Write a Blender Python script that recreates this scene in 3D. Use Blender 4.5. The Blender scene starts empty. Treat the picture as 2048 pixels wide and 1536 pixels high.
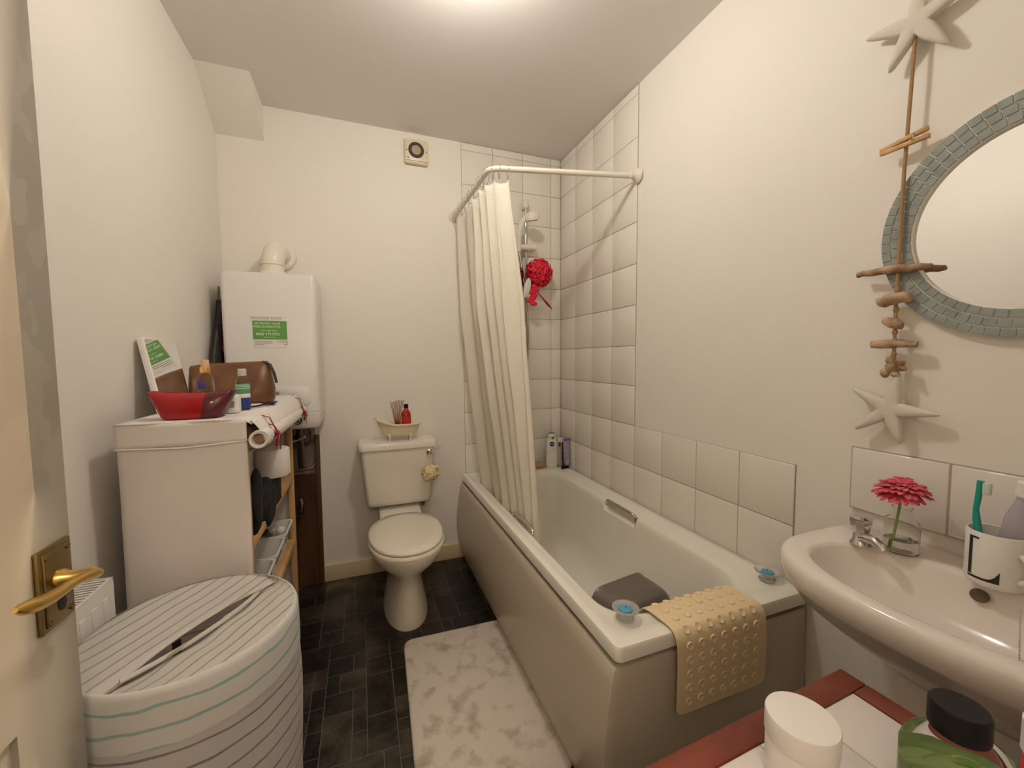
import bpy, bmesh, math, random
from mathutils import Vector, Matrix, noise
random.seed(7)
PI = math.pi
S = bpy.context.scene
COL = S.collection
V = Vector
ORG = {}

# ---------------------------------------------------------------- materials
def mat(name, col, rough=.5, metal=0., **k):
    m = bpy.data.materials.new(name); m.use_nodes = True
    n = m.node_tree.nodes; b = n['Principled BSDF']
    b.inputs['Base Color'].default_value = (*col, 1)
    b.inputs['Roughness'].default_value = rough
    b.inputs['Metallic'].default_value = metal
    for key, v in k.items():
        b.inputs[key.replace('_', ' ')].default_value = v
    return m

def nd(m, t, **k):
    n = m.node_tree.nodes.new(t)
    for a, v in k.items():
        if a in n.inputs: n.inputs[a].default_value = v
        else: setattr(n, a, v)
    return n
def ln(m, a, b): m.node_tree.links.new(a, b)
def bsdf(m): return m.node_tree.nodes['Principled BSDF']

def bump(m, scale=40, strength=.1, dist=.01, detail=3, kind='ShaderNodeTexNoise'):
    tc = nd(m, 'ShaderNodeTexCoord'); t = nd(m, kind); t.inputs['Scale'].default_value = scale
    if kind == 'ShaderNodeTexNoise': t.inputs['Detail'].default_value = detail
    bp = nd(m, 'ShaderNodeBump'); bp.inputs['Strength'].default_value = strength; bp.inputs['Distance'].default_value = dist
    ln(m, tc.outputs['Object'], t.inputs['Vector'])
    ln(m, t.outputs[0], bp.inputs['Height']); ln(m, bp.outputs['Normal'], bsdf(m).inputs['Normal'])
    return m

def mottle(m, c1, c2, scale=5, lo=.35, hi=.65, detail=4, stretch=(1, 1, 1), island=False):
    tc = nd(m, 'ShaderNodeTexCoord'); mp = nd(m, 'ShaderNodeMapping'); mp.inputs['Scale'].default_value = stretch
    t = nd(m, 'ShaderNodeTexNoise'); t.inputs['Scale'].default_value = scale; t.inputs['Detail'].default_value = detail
    r = nd(m, 'ShaderNodeValToRGB')
    r.color_ramp.elements[0].position = lo; r.color_ramp.elements[1].position = hi
    r.color_ramp.elements[0].color = (*c1, 1); r.color_ramp.elements[1].color = (*c2, 1)
    ln(m, tc.outputs['Object'], mp.inputs['Vector']); ln(m, mp.outputs[0], t.inputs['Vector'])
    ln(m, t.outputs[0], r.inputs[0])
    if island:
        g = nd(m, 'ShaderNodeNewGeometry'); mm = nd(m, 'ShaderNodeMath', operation='MULTIPLY_ADD')
        mm.inputs[1].default_value = 2.0; mm.inputs[2].default_value = .12
        ln(m, g.outputs['Random Per Island'], mm.inputs[0])
        mx = nd(m, 'ShaderNodeVectorMath', operation='SCALE')
        ln(m, r.outputs[0], mx.inputs[0]); ln(m, mm.outputs[0], mx.inputs['Scale'])
        ln(m, mx.outputs[0], bsdf(m).inputs['Base Color'])
    else:
        ln(m, r.outputs[0], bsdf(m).inputs['Base Color'])
    return m

PAINT = bump(mat('wall_paint', (.885, .83, .755), .62), 60, .05, .003)
CEIL = bump(mat('ceiling_paint', (.84, .80, .755), .7), 45, .05, .003)
TILE = bump(mat('ceramic_tile', (.87, .82, .735), .07), 7, .05, .004, 1)
GROUT = mat('grout', (.46, .40, .32), .9)
TILE2 = mat('splash_tile', (.84, .79, .73), .12)
SKIRT = mat('skirting_gloss', (.74, .62, .40), .35)
DOORP = bump(mat('door_paint', (.90, .80, .64), .35), 8, .05, .004, 2)
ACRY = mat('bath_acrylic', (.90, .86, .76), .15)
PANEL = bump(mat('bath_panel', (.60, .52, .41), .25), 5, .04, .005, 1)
CERA = mat('ceramic_white', (.86, .80, .69), .1)
CERAS = mat('ceramic_sink', (.84, .76, .69), .1)
SEAT = mat('toilet_seat_plastic', (.84, .775, .64), .2)
CHROME = mat('chrome', (.62, .60, .58), .12, 1)
BRASS = bump(mat('brass', (.72, .47, .13), .24, 1), 30, .1, .002)
BRASSD = mat('aged_brass', (.30, .22, .10), .35, 1)
DARK = mat('dark_hole', (.02, .015, .01), .6)
BLK = mat('black_plastic', (.008, .006, .006), .4, 0, Specular_IOR_Level=.25)
CREAMP = mat('cream_plastic', (.78, .70, .50), .35)
BOIL = mat('boiler_enamel', (.80, .77, .73), .3)
FLUE = mat('flue_plastic', (.84, .78, .66), .3)
GREEN = mat('sticker_green', (.12, .34, .06), .5)
PAPER = mat('sticker_paper', (.82, .79, .74), .5)
INK = mat('grey_ink', (.35, .32, .29), .6)
INKD = mat('dark_ink', (.02, .015, .015), .4)
WINK = mat('white_ink', (.85, .88, .8), .5)
REDI = mat('red_ink', (.7, .03, .02), .5)
CURT = mat('curtain_fabric', (.88, .82, .69), .65)
CURT.node_tree.nodes['Principled BSDF'].inputs['Sheen Weight'].default_value = .15
bump(CURT, 150, .3, .003, kind='ShaderNodeTexVoronoi')
RAIL = mat('rail_white', (.84, .78, .66), .3)
MATT = mottle(mat('bath_mat_pile', (.7, .63, .54), .95), (.42, .34, .265), (.72, .645, .555), 17, .28, .50, 12)
FABW = bump(mat('white_nonwoven', (.80, .735, .69), .8), 25, .12, .004)
WOOD = mottle(mat('pine', (.6, .36, .16), .5), (.52, .28, .10), (.68, .42, .20), 12, .3, .7, 5, (1, 1, .12))
RIBB = mat('red_ribbon', (.22, .008, .015), .4)
BOARD = mottle(mat('brown_board', (.1, .04, .015), .55), (.045, .015, .006), (.11, .045, .015), 5, .3, .7, 4, (3, 3, .5))
PIPE = mat('copper_pipe', (.25, .15, .09), .4, .7)
PIPED = mat('grey_wall_cavity', (.28, .24, .20), .9)
REDV = mat('red_vinyl', (.36, .006, .008), .25)
MARO = mat('maroon_vinyl', (.10, .006, .012), .3)
BROWN = bump(mottle(mat('brown_leather', (.16, .06, .025), .42), (.11, .040, .011), (.17, .068, .020), 14, .3, .7), 30, .15, .003)
CLOTHB = bump(mat('black_cloth', (.006, .006, .008), .95), 60, .3, .004)
def glass(name, col, rough=.03, ior=1.25, tr=1.):
    return mat(name, col, rough, 0, Transmission_Weight=tr, IOR=ior)
GLASS = glass('clear_glass', (.95, .95, .93))
CLEARP = glass('clear_plastic', (.93, .93, .92), .05, 1.15)
WATER = glass('water', (.93, .92, .82), 0, 1.33)
GREENL = glass('green_liquid', (.42, .60, .22), .05, 1.36, .75)
GOLD = mat('gold_cap', (.85, .56, .18), .25, .9)
PEACH = mat('peach_cap', (.72, .45, .26), .35)
BLUEL = mat('blue_label', (.02, .04, .22), .35)
GRNL = mat('green_label', (.10, .34, .16), .4)
WHITEP = mat('white_plastic', (.84, .81, .76), .35)
WHITEG = mat('white_basket', (.84, .82, .78), .4)
TISSUE = bump(mat('tissue', (.86, .79, .74), .95), 80, .2, .003)
CARD = mat('cardboard', (.3, .18, .1), .8)
MIRROR = mat('mirror_glass', (.92, .93, .92), .01, 1)
MOSA = mottle(mat('mosaic_glass', (.30, .35, .33), .2), (.25, .28, .265), (.36, .39, .365), 20, .3, .7)
MGROUT = mat('mosaic_grout', (.80, .77, .68), .9)
STARM = bump(mat('whitewashed_star', (.74, .67, .58), .8), 40, .25, .004)
CRACK = mat('star_groove', (.25, .17, .10), .9)
DRIFT = bump(mottle(mat('driftwood', (.4, .25, .14), .85), (.26, .14, .07), (.62, .45, .30), 25, .35, .65, 6), 50, .5, .004)
CORD = bump(mat('jute_cord', (.42, .26, .12), .95), 120, .8, .004)
PEGW = mottle(mat('peg_wood', (.62, .36, .12), .5), (.50, .27, .08), (.68, .42, .16), 30, .3, .7)
REDT = mottle(mat('red_stained_wood', (.24, .035, .015), .35), (.13, .018, .008), (.22, .040, .014), 9, .3, .7, 4, (1, 1, 1))
TTILE = mat('table_tile', (.76, .70, .66), .3)
RUBB = mat('beige_rubber', (.86, .68, .42), .5)
GREYP = mat('grey_plastic', (.14, .115, .10), .28)
WAX = mat('blue_wax', (.10, .34, .52), .35)
PINK = bump(mottle(mat('pink_petal', (.75, .06, .12), .55), (.62, .03, .07), (.85, .16, .22), 40, .3, .7), 60, .2, .003)
CORE = mat('flower_heart', (.45, .03, .06), .8)
STEM = mat('stem_green', (.32, .42, .10), .5)
TEAL = mat('teal_plastic', (.01, .33, .26), .3)
LILAC = mottle(mat('lilac_plastic', (.35, .28, .42), .35), (.25, .19, .34), (.50, .42, .50), 30, .3, .7)
PUFF = mat('red_mesh', (.80, .012, .05), .6)
PUFFD = mat('dark_red_mesh', (.18, .008, .02), .6)
PUFFC = mat('cream_mesh', (.85, .70, .42), .6)
RAZR = mat('magenta_plastic', (.55, .02, .14), .25)
SPONGE = bump(mat('sponge', (.55, .36, .2), .9), 60, .6, .006)
AMBER = mat('red_amber_glass', (.42, .012, .008), .1, 0, Coat_Weight=.3)
MINIT = mat('mini_tub_glaze', (.82, .72, .52), .2)
LAMP = bpy.data.materials.new('lamp_opal'); LAMP.use_nodes = True

# floor
FLOORM = mottle(mat('slate_vinyl', (.02, .016, .012), .35), (.007, .005, .0035), (.055, .041, .027), 8, .40, .72, 7, island=True)
bump(FLOORM, 22, .8, .006, 5)
FGROUT = mat('floor_grout', (.16, .13, .10), .6)

# hamper stripes: diagonal-ish grey lines and teal ones near the rim
HAMP = mat('hamper_fabric', (.8, .8, .78), .75)
def stripes(m, base, line, freq, axis, width, warp=.0, line2=None):
    tc = nd(m, 'ShaderNodeTexCoord'); mp = nd(m, 'ShaderNodeMapping')
    dp = nd(m, 'ShaderNodeVectorMath', operation='DOT_PRODUCT'); dp.inputs[1].default_value = axis
    nz = nd(m, 'ShaderNodeTexNoise'); nz.inputs['Scale'].default_value = 7
    ad = nd(m, 'ShaderNodeMath', operation='MULTIPLY_ADD'); ad.inputs[1].default_value = warp
    mu = nd(m, 'ShaderNodeMath', operation='MULTIPLY'); mu.inputs[1].default_value = freq
    fr = nd(m, 'ShaderNodeMath', operation='FRACT')
    lt = nd(m, 'ShaderNodeMath', operation='LESS_THAN'); lt.inputs[1].default_value = width
    mx = nd(m, 'ShaderNodeMix', data_type='RGBA')
    mx.inputs[6].default_value = (*base, 1); mx.inputs[7].default_value = (*line, 1)
    ln(m, tc.outputs['Object'], dp.inputs[0]); ln(m, tc.outputs['Object'], nz.inputs['Vector'])
    ln(m, nz.outputs[0], ad.inputs[0]); ln(m, dp.outputs['Value'], ad.inputs[2])
    ln(m, ad.outputs[0], mu.inputs[0]); ln(m, mu.outputs[0], fr.inputs[0]); ln(m, fr.outputs[0], lt.inputs[0])
    ln(m, lt.outputs[0], mx.inputs[0]); ln(m, mx.outputs[2], bsdf(m).inputs['Base Color'])
    return m
HTOP = stripes(mat('hamper_lid_fabric', (.8, .8, .8), .75), (.82, .79, .74), (.46, .42, .31), 34, (.86, -.51, 0), .15, .02)
HSIDE = stripes(mat('hamper_side_fabric', (.8, .8, .8), .75), (.70, .68, .69), (.28, .26, .25), 26, (.05, .03, 1), .12, .03)
HBAND = stripes(mat('hamper_band_fabric', (.8, .8, .8), .75), (.80, .79, .77), (.36, .56, .55), 26, (0, 0, 1), .15, .05)

# ---------------------------------------------------------------- geometry
class B:
    def __init__(s): s.b = bmesh.new(); s.mi = 0
    def _new(s, vs, fs):
        v = [s.b.verts.new(p) for p in vs]
        out = []
        for f in fs:
            try:
                q = s.b.faces.new([v[i] for i in f]); q.material_index = s.mi; out.append(q)
            except ValueError: pass
        return v, out
    def box(s, x0, x1, y0, y1, z0, z1, bev=0, seg=2, M=None):
        x0, x1 = sorted((x0, x1)); y0, y1 = sorted((y0, y1)); z0, z1 = sorted((z0, z1))
        vs = [V((x, y, z)) for x in (x0, x1) for y in (y0, y1) for z in (z0, z1)]
        fs = [(0, 1, 3, 2), (4, 6, 7, 5), (0, 4, 5, 1), (2, 3, 7, 6), (0, 2, 6, 4), (1, 5, 7, 3)]
        return s._bev(vs, fs, bev, seg, M)
    def hexa(s, vs, bev=0, seg=2, M=None):
        fs = [(0, 1, 3, 2), (4, 6, 7, 5), (0, 4, 5, 1), (2, 3, 7, 6), (0, 2, 6, 4), (1, 5, 7, 3)]
        return s._bev([V(v) for v in vs], fs, bev, seg, M)
    def _bev(s, vs, fs, bev, seg, M):
        if M is not None: vs = [M @ v for v in vs]
        v, f = s._new(vs, fs)
        if bev:
            es = list({e for q in f for e in q.edges})
            r = bmesh.ops.bevel(s.b, geom=es, offset=bev, segments=seg, profile=.5, affect='EDGES', clamp_overlap=True)
            for q in r['faces']: q.material_index = s.mi
        return s
    def loft(s, loops, close=True, cap0=True, cap1=True):
        n = len(loops[0]); L = [[s.b.verts.new(p) for p in lp] for lp in loops]
        for a, b in zip(L, L[1:]):
            for i in range(n if close else n - 1):
                j = (i + 1) % n
                try: s.b.faces.new((a[i], a[j], b[j], b[i])).material_index = s.mi
                except ValueError: pass
        if close:
            if cap0: s.b.faces.new(L[0][::-1]).material_index = s.mi
            if cap1: s.b.faces.new(L[-1]).material_index = s.mi
        return s
    def lathe(s, prof, c=(0, 0, 0), seg=32, M=None, sx=1, sy=1, cap0=True, cap1=True):
        M = M or Matrix.Translation(c)
        loops = [[M @ V((r * sx * math.cos(2 * PI * i / seg), r * sy * math.sin(2 * PI * i / seg), z)) for i in range(seg)] for r, z in prof]
        return s.loft(loops, True, cap0, cap1)
    def tube(s, path, r, seg=10, cap=True, flat=1.):
        P = [V(p) for p in path]; loops = []; up = None
        for i, p in enumerate(P):
            t = (P[min(i + 1, len(P) - 1)] - P[max(i - 1, 0)])
            t = t.normalized() if t.length > 1e-9 else V((0, 0, 1))
            if up is None:
                up = V((0, 0, 1)) if abs(t.z) < .9 else V((1, 0, 0))
            a = t.cross(up)
            if a.length < 1e-6: a = t.cross(V((0, 1, 0)))
            a.normalize(); bb = a.cross(t).normalized(); up = bb
            rr = r[i] if isinstance(r, (list, tuple)) else r
            loops.append([p + a * rr * math.cos(2 * PI * k / seg) + bb * rr * flat * math.sin(2 * PI * k / seg) for k in range(seg)])
        return s.loft(loops, True, cap, cap)
    def ball(s, c, r, seg=16, M=None):
        rx, ry, rz = r if isinstance(r, (list, tuple)) else (r, r, r)
        n = seg // 2; T = M or Matrix.Translation(c)
        loops = [[T @ V((rx * math.sin(PI * k / n) * math.cos(2 * PI * i / seg), ry * math.sin(PI * k / n) * math.sin(2 * PI * i / seg), rz * math.cos(PI * k / n))) for i in range(seg)] for k in range(1, n)]
        s.loft(loops, True, False, False)
        s.b.verts.ensure_lookup_table()
        N = len(s.b.verts); m = (n - 1) * seg
        first = [s.b.verts[N - m + i] for i in range(seg)]; last = [s.b.verts[N - seg + i] for i in range(seg)]
        a = s.b.verts.new(T @ V((0, 0, rz))); b = s.b.verts.new(T @ V((0, 0, -rz)))
        for i in range(seg):
            j = (i + 1) % seg
            s.b.faces.new((a, first[j], first[i])).material_index = s.mi
            s.b.faces.new((b, last[i], last[j])).material_index = s.mi
        return s
    def prism(s, pts, d, M=None, bev=0):
        # pts 2D (x,y) extruded along z by d, then transformed
        M = M or Matrix()
        n = len(pts)
        vs = [M @ V((x, y, 0)) for x, y in pts] + [M @ V((x, y, d)) for x, y in pts]
        fs = [tuple(range(n))[::-1], tuple(range(n, 2 * n))] + [(i, (i + 1) % n, n + (i + 1) % n, n + i) for i in range(n)]
        return s._bev(vs, fs, bev, 2, None)
    def grid(s, f, nu, nv):
        L = [[s.b.verts.new(f(i / nu, j / nv)) for j in range(nv + 1)] for i in range(nu + 1)]
        for i in range(nu):
            for j in range(nv):
                s.b.faces.new((L[i][j], L[i + 1][j], L[i + 1][j + 1], L[i][j + 1])).material_index = s.mi
        return s

def org(o): return ORG.get(o.name, V((0, 0, 0)))
def link(o, parent):
    COL.objects.link(o)
    if parent is not None:
        o.parent = parent; o.matrix_parent_inverse = Matrix.Translation(-org(parent))
    return o
def translucent(m, f, col):
    nt = m.node_tree; out = [n for n in nt.nodes if n.type == 'OUTPUT_MATERIAL'][0]
    t = nt.nodes.new('ShaderNodeBsdfTranslucent'); t.inputs[0].default_value = (*col, 1); mx = nt.nodes.new('ShaderNodeMixShader'); mx.inputs[0].default_value = f
    nt.links.new(bsdf(m).outputs[0], mx.inputs[1]); nt.links.new(t.outputs[0], mx.inputs[2]); nt.links.new(mx.outputs[0], out.inputs[0])
translucent(HTOP, .35, (.8, .76, .7)); translucent(HSIDE, .3, (.8, .76, .72)); translucent(HBAND, .25, (.8, .8, .78)); translucent(CURT, .18, (.88, .8, .66))
def obj(name, b, m, parent=None, smooth=35, rec=True, base=None):
    me = bpy.data.meshes.new(name)
    bm = b.b
    if rec: bmesh.ops.recalc_face_normals(bm, faces=bm.faces)
    if smooth:
        for f in bm.faces: f.smooth = True
        lim = math.radians(smooth)
        for e in bm.edges:
            if len(e.link_faces) == 2 and e.calc_face_angle(0) > lim: e.smooth = False
    if base is not None:
        bmesh.ops.translate(bm, verts=bm.verts, vec=-V(base))
    bm.to_mesh(me); bm.free()
    for q in (m if isinstance(m, (list, tuple)) else [m]): me.materials.append(q)
    o = bpy.data.objects.new(name, me)
    link(o, parent)
    if base is not None:
        o.location = base if parent is None else V(base); ORG[o.name] = V(base)
    return o
def tag(o, label, cat, group=None):
    o['label'] = label; o['category'] = cat
    if group: o['group'] = group
    return o
def thing(name, loc, label, cat, group=None):
    o = bpy.data.objects.new(name, None); COL.objects.link(o); o.location = loc
    o.empty_display_size = .05
    ORG[o.name] = V(loc); return tag(o, label, cat, group)
def struct(name, b, m, parent=None, **k):
    o = obj(name, b, m, parent, **k)
    if parent is None: o['kind'] = 'structure'
    return o
def dup(root, d, label=None):
    """copy a thing, its parts and their sub-parts; d = offset"""
    r = root.copy(); COL.objects.link(r); r.location = root.location + V(d)
    ORG[r.name] = org(root) + V(d)
    if label: r['label'] = label
    def rec(src, dst):
        for ch in list(src.children):
            c = ch.copy(); COL.objects.link(c); c.parent = dst
            c.matrix_parent_inverse = ch.matrix_parent_inverse.copy()
            rec(ch, c)
    rec(root, r)
    return r
def text(name, s, size, M, m, parent, align='CENTER', bold=0.):
    cu = bpy.data.curves.new(name, 'FONT'); cu.body = s; cu.size = size; cu.align_x = align; cu.align_y = 'CENTER'
    cu.extrude = .0002; cu.offset = bold
    t = bpy.data.objects.new('tmp', cu); COL.objects.link(t)
    bpy.context.view_layer.update()
    me = bpy.data.meshes.new_from_object(t.evaluated_get(bpy.context.evaluated_depsgraph_get()))
    bpy.data.objects.remove(t); me.transform(M); me.name = name
    me.materials.clear(); me.materials.append(m)
    o = bpy.data.objects.new(name, me); return link(o, parent)
def rot(ax, deg): return Matrix.Rotation(math.radians(deg), 4, ax)
T = Matrix.Translation
FRONT = rot('X', 90)     # text plane facing -Y, reading along +X
def rrect(x0, x1, y0, y1, r, k=8, extra=0):
    P = []
    for cx, cy, a0 in ((x1 - r, y1 - r, 0), (x0 + r, y1 - r, 90), (x0 + r, y0 + r, 180), (x1 - r, y0 + r, 270)):
        for i in range(k + 1):
            a = math.radians(a0 + 90 * i / k); P.append((cx + r * math.cos(a), cy + r * math.sin(a)))
    return P

# ================================================================ ROOM
XL, YB, ZC = -1.925, 0., 2.565
YF, YH = -2.50, -3.60
b = B(); b.box(XL - .1, .1, YH - .1, .1, ZC, ZC + .1); struct('ceiling', b, CEIL, smooth=0)
b = B(); b.box(XL - .1, .1, 0, .1, 0, ZC); struct('wall_back', b, PAINT, smooth=0)
b = B(); b.box(XL - .1, XL, YH, 0, 0, ZC); struct('wall_left', b, PAINT, smooth=0)
b = B(); b.box(0, .1, YH, 0, 0, ZC); struct('wall_right', b, PAINT, smooth=0)
b = B(); b.box(XL, -1.76, YF - .1, YF, 0, ZC); b.box(-.93, 0, YF - .1, YF, 0, ZC); b.box(-1.76, -.93, YF - .1, YF, 2.03, ZC)
struct('wall_front', b, PAINT, smooth=0)
b = B(); b.box(XL - .1, .1, YH - .1, YH, 0, ZC); struct('wall_hall', b, PAINT, smooth=0)
# floor: random ashlar slabs in the vinyl
b = B(); b.mi = 1; b.box(XL - .1, .1, YH - .1, .1, -.05, 0); b.mi = 0
u = .0485; nx, ny = 41, 54
occ = [[0] * ny for _ in range(nx)]
sizes = [(4, 4), (3, 3), (4, 2), (2, 4), (2, 2), (3, 2), (2, 3), (2, 1), (1, 2), (4, 3), (2, 2), (3, 2)]
for j in range(ny):
    for i in range(nx):
        if occ[i][j]: continue
        opts = sizes[:]; random.shuffle(opts)
        for w, h in opts + [(1, 1)]:
            if i + w <= nx and j + h <= ny and not any(occ[i + a][j + c] for a in range(w) for c in range(h)): break
        for a in range(w):
            for c in range(h): occ[i + a][j + c] = 1
        x0 = XL + i * u; y0 = -j * u; g = .0013
        if y0 < YF - .1: continue
        vs = [(x0 + g, y0 - g, .0006), (min(x0 + w * u - g, 0), y0 - g, .0006), (min(x0 + w * u - g, 0), y0 - h * u + g, .0006), (x0 + g, y0 - h * u + g, .0006)]
        b._new([V(p) for p in vs], [(3, 2, 1, 0)])
struct('floor', b, [FLOORM, FGROUT], smooth=0, rec=False)
b = B()
b._bev([V(p) for p in [(-1.508, -.016, 0), (-1.508, -.016, .092), (-1.508, 0, 0), (-1.508, 0, .097), (-.70, -.016, 0), (-.70, -.016, .092), (-.70, 0, 0), (-.70, 0, .097)]],
       [(0, 1, 3, 2), (4, 6, 7, 5), (0, 4, 5, 1), (2, 3, 7, 6), (0, 2, 6, 4), (1, 5, 7, 3)], .002, 2, None)
struct('baseboard_back', b, SKIRT)
# sloped boxing in the ceiling corner
b = B(); X1 = -1.715
b._new([V(p) for p in [(XL, 0, ZC), (XL, -.262, ZC), (XL, 0, 2.387), (X1, 0, ZC), (X1, -.262, ZC), (X1, 0, 2.387)]],
       [(0, 1, 2), (3, 5, 4), (1, 4, 5, 2), (0, 3, 4, 1), (0, 2, 5, 3)])
struct('trim_1', b, PAINT, smooth=0)

# wall tiles (bevelled, one mesh per wall)
def tiles(name, rects, th, place, m=TILE, bv=.0025):
    b = B(); b.mi = 1
    a0 = min(r[0] for r in rects); g = .0014
    for r in rects:
        b.mi = 1; b._bev([place(x, y, z) for x in (r[0], r[1]) for y in (0, th - .0022) for z in (r[2], r[3])],
               [(0, 1, 3, 2), (4, 6, 7, 5), (0, 4, 5, 1), (2, 3, 7, 6), (0, 2, 6, 4), (1, 5, 7, 3)], 0, 1, None)
        b.mi = 0; b._bev([place(x, y, z) for x in (r[0] + g, r[1] - g) for y in (.0005, th) for z in (r[2] + g, r[3] - g)],
               [(0, 1, 3, 2), (4, 6, 7, 5), (0, 4, 5, 1), (2, 3, 7, 6), (0, 2, 6, 4), (1, 5, 7, 3)], bv, 2, None)
    return struct(name, b, [m, GROUT], smooth=50)
zr = [.50, .52, .72, .92, 1.12, 1.32, 1.52, 1.72, 1.92, 2.12, 2.32, 2.52, 2.564]
xs = [-.0065, -.078, -.278, -.478, -.679]
R1 = [(a, c, z0, z1) for c, a in zip(xs, xs[1:]) for z0, z1 in zip(zr[1:], zr[2:])]
tiles('trim_2', R1, .006, lambda x, y, z: V((x, -y, z)))
R2 = [(-.2 * (k + 1), -.2 * k, z0, z1) for k in range(8) for z0, z1 in zip(zr[1:], zr[2:]) if k < 4 or z1 < .93]
tiles('trim_3', R2, .006, lambda x, y, z: V((-y, x, z)))
R3 = [(-1.755 - .2 * (k + 1), -1.755 - .2 * k, .84, 1.012) for k in range(3)]
tiles('trim_4', R3, .012, lambda x, y, z: V((-y, x, z)), TILE2, .004)

# ================================================================ DOOR
b = B(); y0, y1, xf, xb = -2.40, -1.640, -1.712, -1.752
st = .125
ys = [y0, y0 + .12, -2.05, -1.98, y1 - st, y1]
zs = [.01, .20, .775, 1.08, 1.86, 1.98]
for i in range(5):
    for j in range(5):
        pan = i in (1, 3) and j in (1, 3)
        if not pan: b.box(xb, xf, ys[i], ys[i + 1], zs[j], zs[j + 1])
        else:
            b.box(xb + .006, xf - .008, ys[i], ys[i + 1], zs[j], zs[j + 1])
            b.box(xb + .002, xf - .002, ys[i] + .035, ys[i + 1] - .035, zs[j] + .035, zs[j + 1] - .035, .006)
bmesh.ops.remove_doubles(b.b, verts=b.b.verts, dist=.0001)
door = struct('door_1', b, DOORP, smooth=25)
b = B(); zc = .935; yc = -1.684
def plate(y, z, x): return V((x, y, z))
b.box(xf, xf + .006, yc - .034, yc + .034, zc - .060, zc + .060, .002)
b.box(xf + .005, xf + .0085, yc - .027, yc + .027, zc - .053, zc + .053, .0015)
hp = obj('handle_plate', b, BRASSD, door)
for dy in (-.022, .022):
    for dz in (-.048, .048):
        b = B(); b.lathe([(.004, 0), (.004, .0015), (.002, .0025)], M=T((xf + .0085, yc + dy, zc + dz)) @ rot('Y', 90), seg=12); obj('screw', b, BRASSD, hp)
b = B(); b.lathe([(.011, 0), (.011, .001)], M=T((xf + .0085, yc + .002, zc - .030)) @ rot('Y', 90), seg=20, sy=.75)
obj('keyhole', b, DARK, hp)
b = B()
b.lathe([(.014, 0), (.013, .006), (.009, .012), (.008, .030), (.010, .038), (.006, .043)], M=T((xf + .008, yc, zc + .008)) @ rot('Y', 90), seg=20)
hl = []
for k in range(15):
    t = k / 14
    hl.append((xf + .046 + .006 * t, -1.664 - .172 * t, .935 + .040 * t + .004 * math.sin(t * PI * 2)))
b.tube(hl, [.004, .008, .0085, .0078, .007, .007, .007, .0072, .0078, .0085, .009, .0092, .009, .0075, .003], 14)
obj('lever_handle', b, BRASS, door)
b = B()
hl = [(xb - .046, p[1], p[2]) for p in hl]
b.lathe([(.013, 0), (.009, .012), (.009, .045), (.006, .05)], M=T((xb, yc, zc + .006)) @ rot('Y', -90), seg=20)
b.tube(hl, .008, 12); b.box(xb - .006, xb, yc - .034, yc + .034, zc - .060, zc + .060, .002)
obj('back_lever_handle', b, BRASS, door)

# ================================================================ BATH
bath = thing('bathtub', (-.35, -.82, 0), 'cream white acrylic bathtub with curved side panel under the tiled wall', 'bathtub')
def bath_loop(x0, x1, y0, y1, r, z, notch=0., zoff=None):
    """rounded rectangle, fixed sampling with stations for the two grip notches"""
    P = []
    def arc(cx, cy, a0):
        for i in range(9):
            a = math.radians(a0 + 90 * i / 8); P.append(V((cx + r * math.cos(a), cy + r * math.sin(a), z)))
    stn = [-.25, -.45, -.62, -.735, -.748, -.86, -.975, -.988, -1.1, -1.25, -1.4]
    arc(x1 - r, y1 - r, 0)
    for k in range(1, 5): P.append(V((x1 - r + (x0 + r - x1 + r) * k / 5, y1, z)))
    arc(x0 + r, y1 - r, 90)
    for yy in stn:
        yy2 = max(min(yy, y1 - r), y0 + r); n = notch if -.98 < yy < -.74 else 0
        P.append(V((x0 - n, yy2, z - (0 if zoff is None else (zoff if n else 0)))))
    arc(x0 + r, y0 + r, 180)
    for k in range(1, 5): P.append(V((x0 + r + (x1 - r - x0 - r) * k / 5, y0, z)))
    arc(x1 - r, y0 + r, 270)
    for yy in reversed(stn):
        yy2 = max(min(yy, y1 - r), y0 + r); n = notch if -.98 < yy < -.74 else 0
        P.append(V((x1 + n, yy2, z - (0 if zoff is None else (zoff if n else 0)))))
    return P
BX0, BX1, BY0, BY1 = -.705, -.007, -1.655, -.007
L = [bath_loop(BX0 + .03, BX1, BY0 + .03, BY1, .02, .500),
     bath_loop(BX0 + .004, BX1, BY0 + .004, BY1, .018, .497),
     bath_loop(BX0, BX1, BY0, BY1, .018, .501),
     bath_loop(BX0, BX1, BY0, BY1, .018, .532),
     bath_loop(BX0 + .003, BX1 - .003, BY0 + .003, BY1 - .003, .018, .5385),
     bath_loop(BX0 + .010, BX1 - .006, BY0 + .010, BY1 - .006, .018, .541),
     bath_loop(BX0 + .030, BX1 - .045, BY0 + .045, BY1 - .030, .05, .541),
     bath_loop(BX0 + .036, BX1 - .052, BY0 + .052, BY1 - .040, .05, .537),
     bath_loop(-.652, -.112, -1.565, -.10, .11, .537),
     bath_loop(-.643, -.122, -1.555, -.110, .11, .534),
     bath_loop(-.635, -.130, -1.545, -.120, .11, .522, .030),
     bath_loop(-.630, -.135, -1.535, -.125, .11, .500, .030),
     bath_loop(-.628, -.137, -1.53, -.128, .11, .485, .0),
     bath_loop(-.615, -.15, -1.49, -.14, .12, .36),
     bath_loop(-.595, -.17, -1.42, -.16, .12, .24),
     bath_loop(-.575, -.19, -1.36, -.19, .12, .185),
     bath_loop(-.54, -.225, -1.29, -.23, .12, .155),
     bath_loop(-.46, -.30, -1.1, -.30, .07, .148)]
b = B(); b.loft(L, True, False, True)
obj('tub_shell', b, ACRY, bath, smooth=40)
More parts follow.
